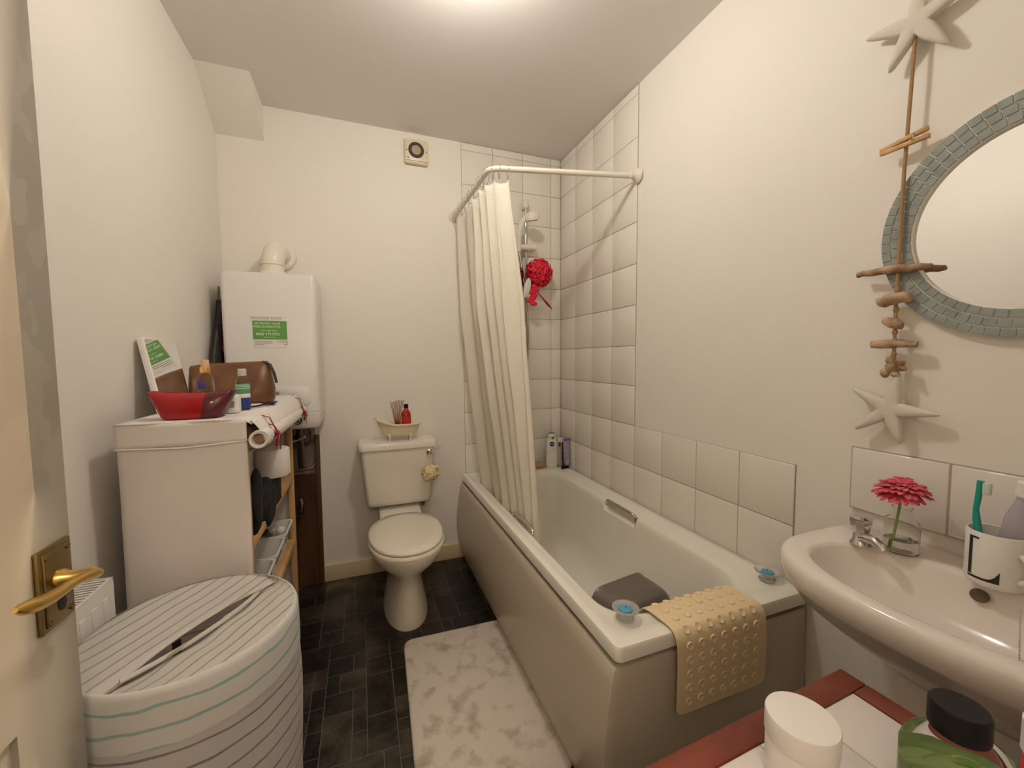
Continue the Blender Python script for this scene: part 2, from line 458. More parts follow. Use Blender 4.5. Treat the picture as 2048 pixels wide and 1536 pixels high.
def pprof(z):     # bulge of the side panel
    t = z / .5
    return -.690 - .052 * math.sin(PI * (.12 + .88 * t) ** 1.0) * (1 if t > .4 else 1) + .0
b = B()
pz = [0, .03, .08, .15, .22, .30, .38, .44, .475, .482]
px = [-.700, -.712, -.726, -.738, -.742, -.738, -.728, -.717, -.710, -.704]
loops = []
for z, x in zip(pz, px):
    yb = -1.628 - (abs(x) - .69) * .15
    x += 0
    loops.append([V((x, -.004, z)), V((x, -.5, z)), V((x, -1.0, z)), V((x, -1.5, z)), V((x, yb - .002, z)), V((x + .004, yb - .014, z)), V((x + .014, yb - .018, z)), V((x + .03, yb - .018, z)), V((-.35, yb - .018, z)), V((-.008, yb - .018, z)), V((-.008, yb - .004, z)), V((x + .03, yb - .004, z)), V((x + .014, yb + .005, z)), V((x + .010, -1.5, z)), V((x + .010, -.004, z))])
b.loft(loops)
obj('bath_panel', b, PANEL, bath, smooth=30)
for nm, pts in (('grip_handle', [(-.640, -.752, .515), (-.640, -.752, .536), (-.634, -.758, .548), (-.630, -.775, .552), (-.630, -.86, .554), (-.630, -.95, .552), (-.634, -.968, .548), (-.640, -.974, .536), (-.640, -.974, .515)]),
                ('grip_handle', [(-.125, -.752, .515), (-.125, -.752, .530), (-.130, -.758, .540), (-.133, -.775, .544), (-.133, -.86, .545), (-.133, -.95, .544), (-.130, -.968, .540), (-.125, -.974, .530), (-.125, -.974, .515)])):
    b = B(); b.tube(pts, .0075, 12); obj(nm, b, CHROME, bath, smooth=60)

# ---- things on the bath
b = B()
prof = [(-.535, -1.535), ]
# suction mat draped over the end of the bath
xa, xc = -.545, -.225
pth = [(-1.500, .47), (-1.522, .515), (-1.545, .541), (-1.575, .547), (-1.61, .548), (-1.640, .548), (-1.656, .544), (-1.668, .530), (-1.673, .51), (-1.675, .46), (-1.675, .40), (-1.675, .36), (-1.675, .345), (-1.675, .325)]
cum = [0]
for p, q in zip(pth, pth[1:]): cum.append(cum[-1] + math.hypot(q[0] - p[0], q[1] - p[1]))
def along(s):
    s = max(0, min(cum[-1], s))
    for i in range(len(cum) - 1):
        if s <= cum[i + 1]: break
    t = (s - cum[i]) / (cum[i + 1] - cum[i])
    return pth[i][0] + t * (pth[i + 1][0] - pth[i][0]), pth[i][1] + t * (pth[i + 1][1] - pth[i][1]), i
def norm_at(s):
    a = along(s - .006); c = along(s + .006); d = V((0, c[0] - a[0], c[1] - a[1])).normalized()
    return V((0, d.z, -d.y))
def sm(u_, v_, off=0):
    s = v_ * cum[-1]; y, z, _ = along(s)
    rr = .022; sl = cum[-1]; inset = 0
    for e in (s, sl - s):
        if e < rr: inset = rr - math.sqrt(max(0, rr * rr - (rr - e) ** 2))
    x = xa + inset + (xc - xa - 2 * inset) * u_
    p = V((x + .006 * math.sin(v_ * 2.3) * 2, y, z)); return p + norm_at(s) * off
nu, nv = 14, 60
top = lambda u_, v_: sm(u_, v_, .0025); bot = lambda u_, v_: sm(u_, v_, 0)
b.grid(top, nu, nv); b.grid(bot, nu, nv)
bmesh.ops.recalc_face_normals(b.b, faces=b.b.faces)
be = [e for e in b.b.edges if len(e.link_faces) == 1]
bmesh.ops.bridge_loops(b.b, edges=be)
for r in range(12):
    s = .052 + r * .0375
    if s > cum[-1] - .022: break
    for c in range(7):
        uu = (c + .5 + .5 * (.5 if False else 0)) / 7
        x = xa + .02 + (xc - xa - .04) * uu
        y, z, _ = along(s); n = norm_at(s); p = V((x + .012 * math.sin(s / cum[-1] * 2.3), y, z)) + n * .0025
        zq = n.to_track_quat('Z', 'Y').to_matrix().to_4x4()
        b.lathe([(.0112, -.001), (.0112, .0025), (.0095, .0032), (.008, .0022), (.003, .0006)], M=T(p) @ zq, seg=16, cap0=False)
o = obj('suction_bath_mat', b, RUBB, None, smooth=40, rec=False, base=(-.38, -1.62, .33))
tag(o, 'beige rubber suction bath mat draped over the near end of the bath', 'bath mat')

def candle(x, y, label):
    t = thing('tealight_holder', (x, y, .541), label, 'candle holder', 'glass tealight holders on the bath rim')
    b = B(); b.lathe([(.020, 0), (.024, .001), (.024, .004), (.017, .009), (.019, .018), (.036, .027), (.037, .029), (.033, .0295), (.021, .024), (.019, .022), (.018, .010), (0.002, .008)], (x, y, .541), 36)
    obj('glass_dish', b, mat('frosted_glass', (.92, .92, .90), .12, 0, Transmission_Weight=.72, IOR=1.2), t, smooth=60)
    b = B(); b.lathe([(.018, .0235), (.0175, .0265), (.015, .0275), (.002, .027)], (x, y, .541), 28, cap1=True); w = obj('wax', b, WAX, t)
    b = B(); b.tube([(x, y, .568), (x + .001, y, .574)], .0008, 6); obj('wick', b, INKD, w)
    return t
c0 = candle(-.611, -1.56, 'glass tealight holder with blue wax at the corner of the bath nearest the floor mat')
c1 = dup(c0, (.545, -.005, 0), 'glass tealight holder with blue wax at the bath corner beside the washbasin')

# grey bowl standing on its end inside the tub
b = B()
def bowl_loop(w, h, r, d):
    return [(x, y, d) for x, y in rrect(-w / 2, w / 2, -h / 2, h / 2, r, 6)]
M = T((-.405, -1.372, .310)) @ rot('Z', 9) @ rot('X', 86)
def lps(lst): return [[M @ V(p) for p in bowl_loop(w, h, rr, d)] for d, w, h, rr in lst]
b.loft(lps([(-.095, .250, .290, .05), (-.100, .268, .305, .055), (-.096, .271, .308, .055), (-.090, .266, .303, .055), (-.02, .258, .298, .055), (.012, .250, .292, .055), (.028, .238, .282, .052), (.037, .218, .262, .048), (.041, .18, .225, .04)]), True, False, True)
b.loft(lps([(-.095, .250, .290, .05), (-.02, .245, .285, .05), (.01, .235, .275, .05), (.03, .20, .245, .04)]), True, False, True)
o = obj('washing_bowl', b, GREYP, None, smooth=40, base=(-.41, -1.40, .17)); tag(o, 'dark grey plastic bowl standing on its side inside the near end of the bath', 'bowl')

# bottles in the bath corner (rim z .541)
def flatbottle(b, c, w, d, h, sh=.8, nk=.4, zt=1.):
    prof = [(.86, 0), (.95, .02), (1, .08), (1.03, .35), (.97, .62), (.86, sh), (nk, .87), (nk, .90)]
    n = 28; loops = []
    for s_, z in prof:
        loops.append([V((c[0] + w / 2 * s_ * math.copysign(abs(math.cos(a)) ** .8, math.cos(a)), c[1] + d / 2 * (s_ if s_ > .6 else s_ * 1.6) * math.copysign(abs(math.sin(a)) ** .8, math.sin(a)), c[2] + z * h)) for a in [2 * PI * i / n for i in range(n)]])
    b.loft(loops)
ROTB = lambda c, a: T(c) @ rot('Z', a) @ T(-V(c))
def bottle_text(parent, M, items):
    for s, size, x, z, m in items:
        text('print', s, size, M @ T((x, z, 0)), m, parent)
c = (-.110, -.078, .538)
t = thing('shower_gel_bottle', c, 'tall white shower gel bottle with round dark blue logo on the bath corner', 'bottle')
b = B(); flatbottle(b, c, .078, .045, .225, .82, .62); Mr = ROTB(c, -14); bmesh.ops.transform(b.b, matrix=Mr, verts=b.b.verts)
body = obj('bottle_body', b, WHITEP, t, smooth=50)
b = B(); b.lathe([(.024, .190), (.026, .195), (.0255, .218), (.022, .226), (.004, .227)], c, 28, sy=.8); capo = obj('cap', b, WHITEP, t)
b = B(); b.lathe([(.021, .2255), (.019, .2285), (.003, .229)], c, 24, sy=.8); obj('cap_top', b, BLUEL, t)
MF = Mr @ T((c[0], c[1] - .0245, c[2])) @ FRONT
b = B(); b.lathe([(.0165, 0), (.0165, .0010)], M=MF @ T((-.002, .158, -.001)), seg=32); obj('round_logo', b, BLUEL, t)
bottle_text(t, MF, [('NIVEA', .0095, -.002, .158, WINK), ('care shower', .0085, -.002, .118, INK), ('sensitive', .006, -.002, .108, INK), ('______', .010, -.002, .136, INK), ('shower gel', .007, -.002, .04, INK), ('250 ml', .005, -.002, .03, INK)])
b = B(); b.box(-.0095, .0095, .190, .208, -.001, .0022, .001, M=Mr @ T((c[0] + .004, c[1] - .0225, c[2])) @ FRONT); obj('cap_label', b, mat('olive_label', (.25, .32, .03), .5), t)
c = (-.058, -.095, .538)
t = thing('face_wash_tube', c, 'slim clear tube with white print and green cap behind the lilac tube', 'tube')
b = B(); flatbottle(b, c, .048, .03, .215, .9, .9); obj('tube_body', b, mat('clear_grey_tube', (.50, .44, .38), .25), t, smooth=50)
b = B(); b.box(c[0] - .021, c[0] + .021, c[1] - .013, c[1] + .013, c[2] + .001, c[2] + .022, .004); obj('cap', b, mat('green_cap', (.03, .25, .05), .4), t)
b = B(); b.box(c[0] - .022, c[0] + .022, c[1] - .0165, c[1] - .0145, c[2] + .165, c[2] + .198, .001); obj('white_band', b, WHITEP, t)
b = B(); b.box(c[0] - .018, c[0] - .002, c[1] - .0175, c[1] - .0155, c[2] + .14, c[2] + .17, .001); obj('emblem', b, mat('dark_olive_print', (.10, .09, .06), .5), t)
bottle_text(t, T((c[0], c[1] - .0165, c[2])) @ FRONT, [('face wash', .008, 0, .115, PAPER), ('refreshing', .006, 0, .10, PAPER), ('daily gel', .006, 0, .088, PAPER)])
c = (-.034, -.150, .540)
t = thing('lotion_tube', c, 'lilac purple squeezy tube standing on its black cap in the bath corner', 'tube')
n = 24
def tubeloop(w, d, z, cx=0): return [V((c[0] + cx + w * math.cos(2 * PI * i / n), c[1] + d * math.sin(2 * PI * i / n), c[2] + z)) for i in range(n)]
b = B(); b.loft([tubeloop(.013, .013, .02), tubeloop(.019, .018, .03), tubeloop(.021, .018, .06), tubeloop(.023, .014, .12), tubeloop(.026, .004, .185), tubeloop(.026, .003, .195)]); obj('tube_body', b, LILAC, t, smooth=50)
b = B(); b.lathe([(.012, 0), (.013, .002), (.013, .026), (.011, .028)], c, 24); obj('cap', b, BLK, t)
b = B(); b.box(c[0] - .026, c[0] + .026, c[1] - .006, c[1] + .006, c[2] + .183, c[2] + .197, .002); obj('crimped_end', b, mat('purple_crimp', (.22, .12, .34), .4), t)
bottle_text(t, T((c[0], c[1] - .0195, c[2])) @ FRONT @ rot('X', 4), [('body', .010, -.003, .15, PAPER), ('lotion', .008, -.003, .135, PAPER)])
c = (-.062, -.160, .541)
t = thing('razor', c, 'black handled razor leaning beside the lilac tube on the bath rim', 'razor')
b = B(); b.tube([(-.064, -.158, .545), (-.066, -.150, .60), (-.062, -.142, .66), (-.060, -.14, .715)], [.0035, .004, .0035, .003], 10); obj('handle', b, BLK, t)
b = B(); b.box(-.078, -.05, -.165, -.150, .541, .562, .003); obj('razor_head', b, BLK, t)
b = B(); b.ball((-.20, -.075, .558), (.048, .032, .019), 20)
for v in b.b.verts: v.co += V((1, 1, .7)) * .010 * noise.noise(v.co * 30)
o = obj('bath_sponge', b, SPONGE, None, smooth=80, base=(-.20, -.075, .541)); tag(o, 'tan bath sponge lying on the rim beside the shower gel bottle', 'sponge')

# ================================================================ CURTAIN RAIL AND CURTAIN
rail = thing('shower_rail', (-.35, -.76, 2.1), 'white L-shaped shower curtain rail fixed to both tiled walls', 'curtain rail')
P0, P1, P2 = V((-.728, -.008, 2.118)), V((-.725, -.715, 2.098)), V((-.008, -.806, 2.132))
pth2 = [P0.lerp(P1, k / 6) for k in range(6)]
for k in range(0, 9):
    t = k / 8; A = P1 + (P0 - P1).normalized() * .05; C = P1 + (P2 - P1).normalized() * .05
    pth2.append(A * (1 - t) ** 2 + P1 * 2 * t * (1 - t) + C * t * t)
pth2 += [P1.lerp(P2, k / 6) for k in range(1, 7)]
b = B(); b.tube(pth2, .0125, 16, cap=True); obj('rail_pole', b, RAIL, rail, smooth=60)
fl = [(.034, 0), (.034, .004), (.028, .012), (.020, .022), (.0165, .028), (.0165, .045), (.012, .046)]
b = B(); b.lathe(fl, M=T((-.0065, -.806, 2.132)) @ rot('Y', -90), seg=28); obj('wall_flange', b, RAIL, rail)
b = B(); b.lathe(fl, M=T((-.728, -.0005, 2.118)) @ rot('X', 90), seg=28); obj('wall_flange', b, RAIL, rail)
def railpt(s):   # s = metres from the back wall
    cumr = 0
    for p, q in zip(pth2, pth2[1:]):
        d = (q - p).length
        if cumr + d >= s: return p.lerp(q, (s - cumr) / d)
        cumr += d
    return pth2[-1]
cur = thing('shower_curtain', (-.66, -.45, .40), 'cream patterned fabric shower curtain gathered at the toilet side of the bath', 'shower curtain')
NF = 6.5; LTOP = .735
def curtp(u_, v_):   # u along, v from top to bottom
    tp = railpt(.035 + LTOP * u_ ** .92)
    tp = tp + V((0, 0, -.050 - .012 * math.sin(u_ * PI * 11) ** 2))
    bt = V((-.600 + .004 * u_, -.13 - .795 * u_, .44))
    ph = 2 * PI * NF * (.62 * u_ + .38 * u_ ** 3) + .8 * math.sin(7 * u_)
    p = tp.lerp(bt, v_)
    p.x += (.05 * (v_ ** .9)) * 0 - .03 * math.sin(PI * v_) * (1 - u_) * .3
    amp = (.015 + .026 * min(1, v_ * 3) - .020 * v_) * (1 + .35 * math.sin(u_ * 13))
    p.x += amp * math.sin(ph + 1.2 * math.sin(v_ * 2.2 + u_ * 4) * .6)
    p.y += .35 * amp * math.cos(ph * 1.0 + v_)
    p.x += .006 * noise.noise(V((u_ * 9, v_ * 5, 0)))
    return p
b = B(); b.grid(curtp, 190, 70)
o = obj('curtain_fabric', b, CURT, cur, smooth=80, rec=False)
md = o.modifiers.new('thick', 'SOLIDIFY'); md.thickness = .0016; md.offset = 0
rings = []
for k in range(11):
    s = [.05, .10, .19, .28, .38, .47, .56, .64, .705, .735, .775][k]
    p = railpt(s); q = railpt(s + .01); d = (q - p).normalized()
    a = d.cross(V((0, 0, 1))).normalized()
    pts = [p + a * .019 * math.sin(t_) + V((0, 0, 1)) * ((.017 * math.cos(t_)) if math.cos(t_) > 0 else (.046 * math.cos(t_))) for t_ in [2 * PI * i / 22 for i in range(23)]]
    b = B(); b.tube(pts, .0013, 6)
    for sg in (-1, 1): b.ball(p + V((0, 0, .019)) + a * .006 * sg, .0035, 8)
    obj('curtain_ring', b, CHROME, cur, smooth=60)

# ================================================================ SHOWER
sh = thing('shower_unit', (-.275, -.02, 1.40), 'chrome riser rail with white shower head and grey hose on the back tiles', 'shower')
b = B(); b.tube([(-.275, -.045, 2.22), (-.275, -.045, 1.45)], .009, 14); obj('riser_rail', b, CHROME, sh)
for z in (2.235, 1.44):
    b = B(); b.box(-.292, -.258, -.060, -.007, z - .028, z + .028, .012, 3); obj('rail_bracket', b, RAIL, sh)
b = B(); b.tube([(-.345, -.075, 1.955), (-.212, -.055, 1.965)], .018, 16)
b.box(-.292, -.258, -.075, -.03, 1.94, 1.982, .008); obj('handset_holder', b, RAIL, sh)
b = B()
b.tube([(-.338, -.088, 1.925), (-.342, -.098, 1.98), (-.345, -.112, 2.04), (-.330, -.130, 2.095), (-.300, -.150, 2.125)], [.012, .013, .015, .017, .022], 16)
Mh = T((-.285, -.165, 2.118)) @ rot('Y', -14) @ rot('X', 14)
b.lathe([(.034, -.024), (.042, -.020), (.044, -.006), (.040, .010), (.025, .026), (.008, .030)], M=Mh, seg=28)
hs = obj('shower_head', b, RAIL, sh, smooth=50)
b = B(); b.lathe([(.036, -.0255), (.036, -.0235)], M=Mh, seg=28); obj('spray_plate', b, mat('spray_plate', (.52, .43, .28), .5), hs)
b = B()
hp_ = []
for k in range(30):
    t = k / 29; z = 1.92 - 1.02 * t if t < .8 else 1.104 - .3 * math.sin((t - .8) * 5 * PI / 2) * .5
    hp_.append((-.335 + .050 * math.sin(t * PI * .9) - .02 * t, -.085 - .035 * math.sin(t * PI), z))
b.tube(hp_, .007, 12); obj('shower_hose', b, mat('hose_metal', (.34, .30, .26), .3, .9), sh, smooth=60)
def puff(c, r, m, n, seed, sq=(1, 1, 1), w=.0075, loopr=.34):
    rnd = random.Random(seed); b = B()
    for k in range(n):
        d = V((rnd.gauss(0, 1), rnd.gauss(0, 1), rnd.gauss(0, 1))).normalized()
        a = d.cross(V((rnd.gauss(0, 1), rnd.gauss(0, 1), rnd.gauss(0, 1)))).normalized(); q = d.cross(a)
        R = r * rnd.uniform(.75, 1.0); lr = r * loopr * rnd.uniform(.6, 1.2)
        pr = []
        for i in range(9):
            t = PI * (i / 8 * 1.5 - .25)
            p = d * (R - lr + lr * math.sin(t)) + a * lr * math.cos(t)
            pr.append(p)
        tw = rnd.uniform(-.6, .6)
        vs = []
        for i, p in enumerate(pr):
            o_ = q * w * .5 * (1 + .4 * math.sin(i * 2.1)) + d * tw * w * .5
            vs += [p + o_, p - o_]
        vs = [V((p.x * sq[0] + c[0], min(p.y * sq[1] + c[1], -.008), p.z * sq[2] + c[2])) for p in vs]
        b._new(vs, [(2 * i, 2 * i + 1, 2 * i + 3, 2 * i + 2) for i in range(8)])
    b.ball(c, (r * .55 * sq[0], r * .62 * sq[1], r * .62 * sq[2]), 14)
    return b
b = puff((-.205, -.095, 1.80), .092, PUFF, 520, 1, (1, .85, 1.05))
t = thing('bath_puff', (-.205, -.095, 1.80), 'bright red mesh bath puff hanging from the shower bar', 'bath puff')
obj('mesh_ball', b, PUFF, t, smooth=80, rec=False)
b = B()
b.tube([(-.226, -.055, 1.962), (-.222, -.075, 1.90), (-.212, -.085, 1.865)], .0014, 6); b.tube([(-.226, -.055, 1.962), (-.205, -.075, 1.92), (-.200, -.085, 1.87)], .0014, 6)
obj('hanging_loop', b, WHITEP, t)
t = thing('bath_puff', (-.39, -.10, 1.76), 'dark maroon mesh bath puff half hidden behind the shower curtain', 'bath puff')
obj('mesh_ball', puff((-.385, -.095, 1.765), .088, PUFFD, 260, 2, (.85, .75, 1.25)), PUFFD, t, smooth=80, rec=False)
b = B(); b.tube([(-.345, -.075, 1.955), (-.36, -.09, 1.90), (-.38, -.10, 1.86)], .0014, 6); obj('hanging_loop', b, WHITEP, t)
# white back brush head, red sponge flower, magenta razor
b = B(); b.ball((0, 0, 0), (.022, .012, .062), 18, M=T((-.318, -.165, 1.69)) @ rot('Y', 14)); 
o = obj('soap_dish', b, WHITEP, None, base=(-.318, -.165, 1.64)); tag(o, 'small white oval scrubber hanging between the two red puffs', 'scrubber')
b = B()
for k in range(7):
    b.ball((-.280 + .012 * math.cos(k * 2.4) + .003 * k, -.150 + .004 * math.sin(k), 1.60 + .017 * k), (.026, .009, .016), 12)
o = obj('sponge_flower', b, PUFF, None, base=(-.283, -.15, 1.58)); tag(o, 'red scalloped sponge strip dangling below the red bath puff', 'sponge')
b = B(); q0, q1 = V((-.262, -.13, 1.705)), V((-.130, -.125, 1.572))
b.tube([q0.lerp(q1, k / 7) for k in range(8)], [.004, .006, .006, .007, .009, .013, .012, .004], 12, flat=.5)
o = obj('bath_brush', b, RAZR, None, base=tuple(q0)); tag(o, 'magenta plastic brush handle sticking out below the red bath puff', 'brush')

# ================================================================ TOILET
TX = -1.100
wc = thing('toilet', (TX, -.40, 0), 'white close-coupled toilet with lid closed between bath and boiler cupboard', 'toilet')
def egg(hw, yb, yf, z, n=44, p=2.2, cx=TX, flatb=0):
    cy = yb - (yb - yf) * .46; P = []
    for i in range(n):
        a = 2 * PI * i / n; ca, sa = math.cos(a), math.sin(a)
        x = hw * math.copysign(abs(ca) ** (2 / p), ca)
        ry = (yb - cy) if sa > 0 else (cy - yf)
        y = cy + ry * math.copysign(abs(sa) ** (2 / p), sa)
        P.append(V((cx + x, y, z)))
    return P
b = B()
b.loft([egg(.108, -.17, -.612, 0), egg(.108, -.17, -.612, .012), egg(.100, -.17, -.60, .05), egg(.086, -.18, -.575, .13), egg(.080, -.19, -.57, .19), egg(.092, -.20, -.61, .245), egg(.128, -.21, -.68, .30), egg(.158, -.23, -.735, .345), egg(.172, -.25, -.762, .385), egg(.175, -.255, -.768, .402), egg(.170, -.26, -.762, .408), egg(.12, -.30, -.70, .408)])
obj('pan', b, CERA, wc, smooth=60)
b = B()
b.hexa([(TX - .085, -.33, .30), (TX - .115, -.34, .412), (TX - .085, -.03, .30), (TX - .115, -.02, .455), (TX + .085, -.33, .30), (TX + .115, -.34, .412), (TX + .085, -.03, .30), (TX + .115, -.02, .455)], .018, 4)
obj('cistern_shelf', b, CERA, wc, smooth=50)
b = B(); b.loft([egg(.170, -.30, -.765, .409), egg(.176, -.298, -.772, .412), egg(.176, -.298, -.772, .420), egg(.172, -.30, -.768, .425), egg(.15, -.31, -.74, .425)]); obj('seat', b, SEAT, wc, smooth=50)
b = B(); b.loft([egg(.166, -.285, -.752, .427), egg(.172, -.282, -.76, .430), egg(.172, -.282, -.76, .437), egg(.166, -.288, -.752, .443), egg(.13, -.33, -.70, .446), egg(.05, -.42, -.58, .447)])
b.box(TX - .085, TX + .085, -.305, -.278, .425, .440, .005); obj('seat_lid', b, SEAT, wc, smooth=50)
b = B()
def cl(hw, y0, y1, z, r): return [V((TX + x, y, z)) for x, y in rrect(-hw, hw, y0, y1, r, 6)]
b.loft([cl(.155, -.185, -.03, .455, .02), cl(.168, -.195, -.02, .462, .022), cl(.172, -.198, -.02, .48, .022), cl(.198, -.205, -.015, .770, .024)]); obj('cistern', b, CERA, wc, smooth=50)
b = B(); b.loft([cl(.200, -.205, -.012, .767, .024), cl(.208, -.214, -.008, .771, .026), cl(.209, -.215, -.008, .797, .026), cl(.204, -.210, -.011, .807, .026), cl(.18, -.19, -.03, .809, .02)]); obj('cistern_lid', b, CERA, wc, smooth=40)
b = B(); lx = -.936
b.lathe([(.013, 0), (.0155, .004), (.0155, .014), (.010, .018)], M=T((lx, -.203, .742)) @ rot('X', 90), seg=20)
b.tube([(lx, -.217, .742), (lx + .02, -.222, .746), (lx + .04, -.226, .757), (lx + .058, -.228, .768), (lx + .072, -.228, .770)], [.0045, .004, .005, .007, .004], 10, flat=.6)
obj('flush_lever', b, CHROME, wc)
b = B(); b.tube([(-.952, -.06, .46), (-.952, -.06, .40), (-.952, -.04, .385), (-.952, -.004, .38)], .008, 10); b.lathe([(.014, 0), (.014, .03)], (-.952, -.06, .425), 6); obj('inlet_pipe', b, PIPE, wc)
b = puff((-.940, -.262, .640), .052, PUFFC, 150, 4, (1.08, .72, .88), .014, .38)
for v in b.b.verts: v.co.y = min(v.co.y, -.216)
t = thing('bath_puff', (-.946, -.245, .60), 'small cream mesh puff hanging from the toilet flush lever', 'bath puff')
obj('mesh_ball', b, PUFFC, t, smooth=80, rec=False)
b = B(); b.tube([(-.936, -.226, .738), (-.948, -.228, .70), (-.948, -.23, .66)], .0013, 6); b.tube([(-.934, -.226, .738), (-.928, -.228, .70), (-.938, -.23, .66)], .0013, 6); obj('hanging_loop', b, WHITEP, t)

# miniature roll-top bath planter on the cistern
YM, ZM = -.140, .8095
mt = thing('miniature_bath_dish', (-1.09, -.14, .809), 'cream miniature roll-top bath dish on the toilet cistern', 'ornament')
def tubl(s, z, n=36, top=False, dz=0):
    P = []
    for i in range(n):
        a = 2 * PI * i / n; ca, sa = math.cos(a), math.sin(a)
        x = (.118 if ca < 0 else .112) * s * math.copysign(abs(ca) ** .85, ca); y = .052 * (s * .5 + .5 * s * s) * math.copysign(abs(sa) ** .9, sa)
        zz = z
        if top:
            tt = max(0, -ca * 1.0 - .05); zz += .040 * tt ** 1.5
            x -= .014 * tt
        P.append(V((-1.085 + x, YM + y, ZM + zz)))
    return P
b = B(); b.loft([tubl(.55, .024), tubl(.72, .026), tubl(.82, .036), tubl(.90, .062, top=False), tubl(.96, .080, top=True), tubl(1.0, .086, top=True), tubl(1.05, .086, top=True), tubl(1.06, .091, top=True), tubl(1.03, .095, top=True), tubl(.97, .091, top=True), tubl(.88, .070), tubl(.7, .045), tubl(.5, .042)])
obj('tub_bowl', b, MINIT, mt, smooth=60)
for sx in (-.058, .052):
    for sy in (-.03, .03):
        x, y = -1.085 + sx, YM + sy
        b = B(); b.tube([(x, y * 1.0, ZM), (x, y, ZM + .005), (x, y - .003 * (1 if sy < 0 else -1), ZM + .017), (x, y, ZM + .031), (x, y + .004, ZM + .037)], [.006, .0062, .0048, .010, .007], 12); obj('claw_foot', b, MINIT, mt)
b = B(); b.lathe([(.030, 0), (.030, .001)], (-1.09, YM, ZM + .060), 24, sx=2.8, sy=1.15); obj('potpourri_bed', b, mat('dark_red_bed', (.10, .012, .012), .9), mt)
t = thing('reed_sticks', (-1.100, YM, ZM + .062), 'bundle of dark red reed sticks standing in the miniature bath', 'reed sticks')
rr_ = random.Random(3)
REED = mat('reed_red', (.22, .02, .02), .6)
for k in range(9):
    a = -1 + 2 * k / 8
    b = B(); b.tube([(-1.097 + .008 * a, YM + .006 * rr_.uniform(-1, 1), ZM + .0625), (-1.099 + .034 * a, YM + .012 * rr_.uniform(-1, 1), 1.028 + .008 * rr_.uniform(-1, 1))], .0019, 6); obj('reed', b, REED, t)
ZQ = ZM + .0615
t = thing('small_bottle', (-1.050, YM, ZQ), 'small red glass bottle with black cap in the miniature bath', 'bottle')
b = B(); b.lathe([(.024, 0), (.026, .003), (.026, .078), (.023, .092), (.012, .108), (.0095, .114), (.0095, .120)], (-1.050, YM, ZQ), 28); bo_ = obj('bottle_body', b, AMBER, t, smooth=50)
b = B(); b.lathe([(.0262, .020), (.0264, .021), (.0264, .070), (.0262, .071)], (-1.050, YM, ZQ), 28, cap0=False, cap1=False); obj('label_wrap', b, mat('red_label', (.5, .025, .02), .5), bo_)
b = B(); b.lathe([(.0122, .117), (.0126, .118), (.0126, .136), (.0115, .138)], (-1.050, YM, ZQ), 20); obj('cap', b, BLK, t)

# ================================================================ EXTRACTOR FAN
fx, fz = -.947, 2.452
t = thing('extractor_fan', (fx, 0, fz - .068), 'square cream extractor fan with round grille high on the back wall', 'extractor fan')
b = B(); b.box(fx - .068, fx + .068, -.030, -.0005, fz - .068, fz + .068, .012, 3)
b.box(fx - .063, fx + .063, -.036, -.028, fz - .055, fz + .063, .005, 2); obj('fan_housing', b, CREAMP, t)
b = B(); b.lathe([(.044, 0), (.044, .0015)], M=T((fx - .002, -.0365, fz + .004)) @ rot('X', 90), seg=36); g = obj('grille_opening', b, DARK, t)
b = B()
for k in range(-8, 9):
    x = k * .005
    h = math.sqrt(max(0, .043 ** 2 - x * x)); b.box(fx - .002 + x - .0008, fx - .002 + x + .0008, -.0395, -.0385, fz + .004 - h, fz + .004 + h)
obj('grille_bars', b, mat('grille_brown', (.13, .075, .035), .5), g)
b = B(); b.lathe([(.026, 0), (.027, .001), (.026, .004), (.02, .005)], M=T((fx - .002, -.0385, fz + .003)) @ rot('X', 90), seg=30); obj('grille_centre', b, mat('fan_centre', (.42, .31, .20), .5), g)
for dx in (-.055, .055):
    b = B(); b.lathe([(.003, 0), (.003, .001)], M=T((fx + dx, -.0362, fz)) @ rot('X', 90), seg=10); obj('screw', b, DARK, t)
b = B(); b.box(fx - .054, fx - .040, -.0372, -.036, fz - .044, fz - .040); obj('brand_mark', b, INKD, t)

# ================================================================ BOILER
bo = thing('boiler', (-1.66, -.15, .92), 'white wall-hung gas boiler with green sticker on the back wall', 'boiler')
b = B()
def bl(z, ins, yb=-.012, yf=-.30): return [V((x, y, z)) for x, y in rrect(-1.862 + ins, -1.474 - ins, yf + ins, yb, .022, 6)]
b.loft([bl(.925, .02), bl(.932, .008), bl(.945, .002), bl(.965, 0), bl(1.003, 0), bl(1.005, .002), bl(1.007, .002), bl(1.009, 0), bl(1.652, 0), bl(1.661, .003), bl(1.665, .010)])
body = obj('casing', b, BOIL, bo, smooth=30)
b = B(); b.prism([(x, y) for x, y in rrect(-1.70, -1.512, 1.045, 1.132, .018, 6)], .006, M=T((0, -.300, 0)) @ FRONT, bev=.002)
fp = obj('control_flap', b, BOIL, bo)
b = B(); b.box(-1.672, -1.645, -.3072, -.306, 1.093, 1.112); obj('badge', b, INK, fp)
b = B(); b.lathe([(.019, 0), (.020, .002), (.018, .010)], M=T((-1.573, -.300, .970)) @ FRONT, seg=24); kn = obj('pressure_gauge', b, INKD, bo)
b = B(); b.lathe([(.013, .0105), (.013, .0112)], M=T((-1.573, -.300, .970)) @ FRONT, seg=24); obj('gauge_ring', b, BOIL, kn)
b = B(); b.lathe([(.009, .0113), (.009, .012)], M=T((-1.573, -.300, .970)) @ FRONT, seg=24); obj('gauge_face', b, INKD, kn)
b = B(); b.box(-1.741, -1.602, -.3012, -.3004, 1.320, 1.466); stk = obj('sticker', b, PAPER, bo)
b = B(); b.box(-1.741, -1.602, -.3018, -.3012, 1.357, 1.443); obj('green_panel', b, GREEN, stk)
MS = T((0, -.3019, 0)) @ FRONT
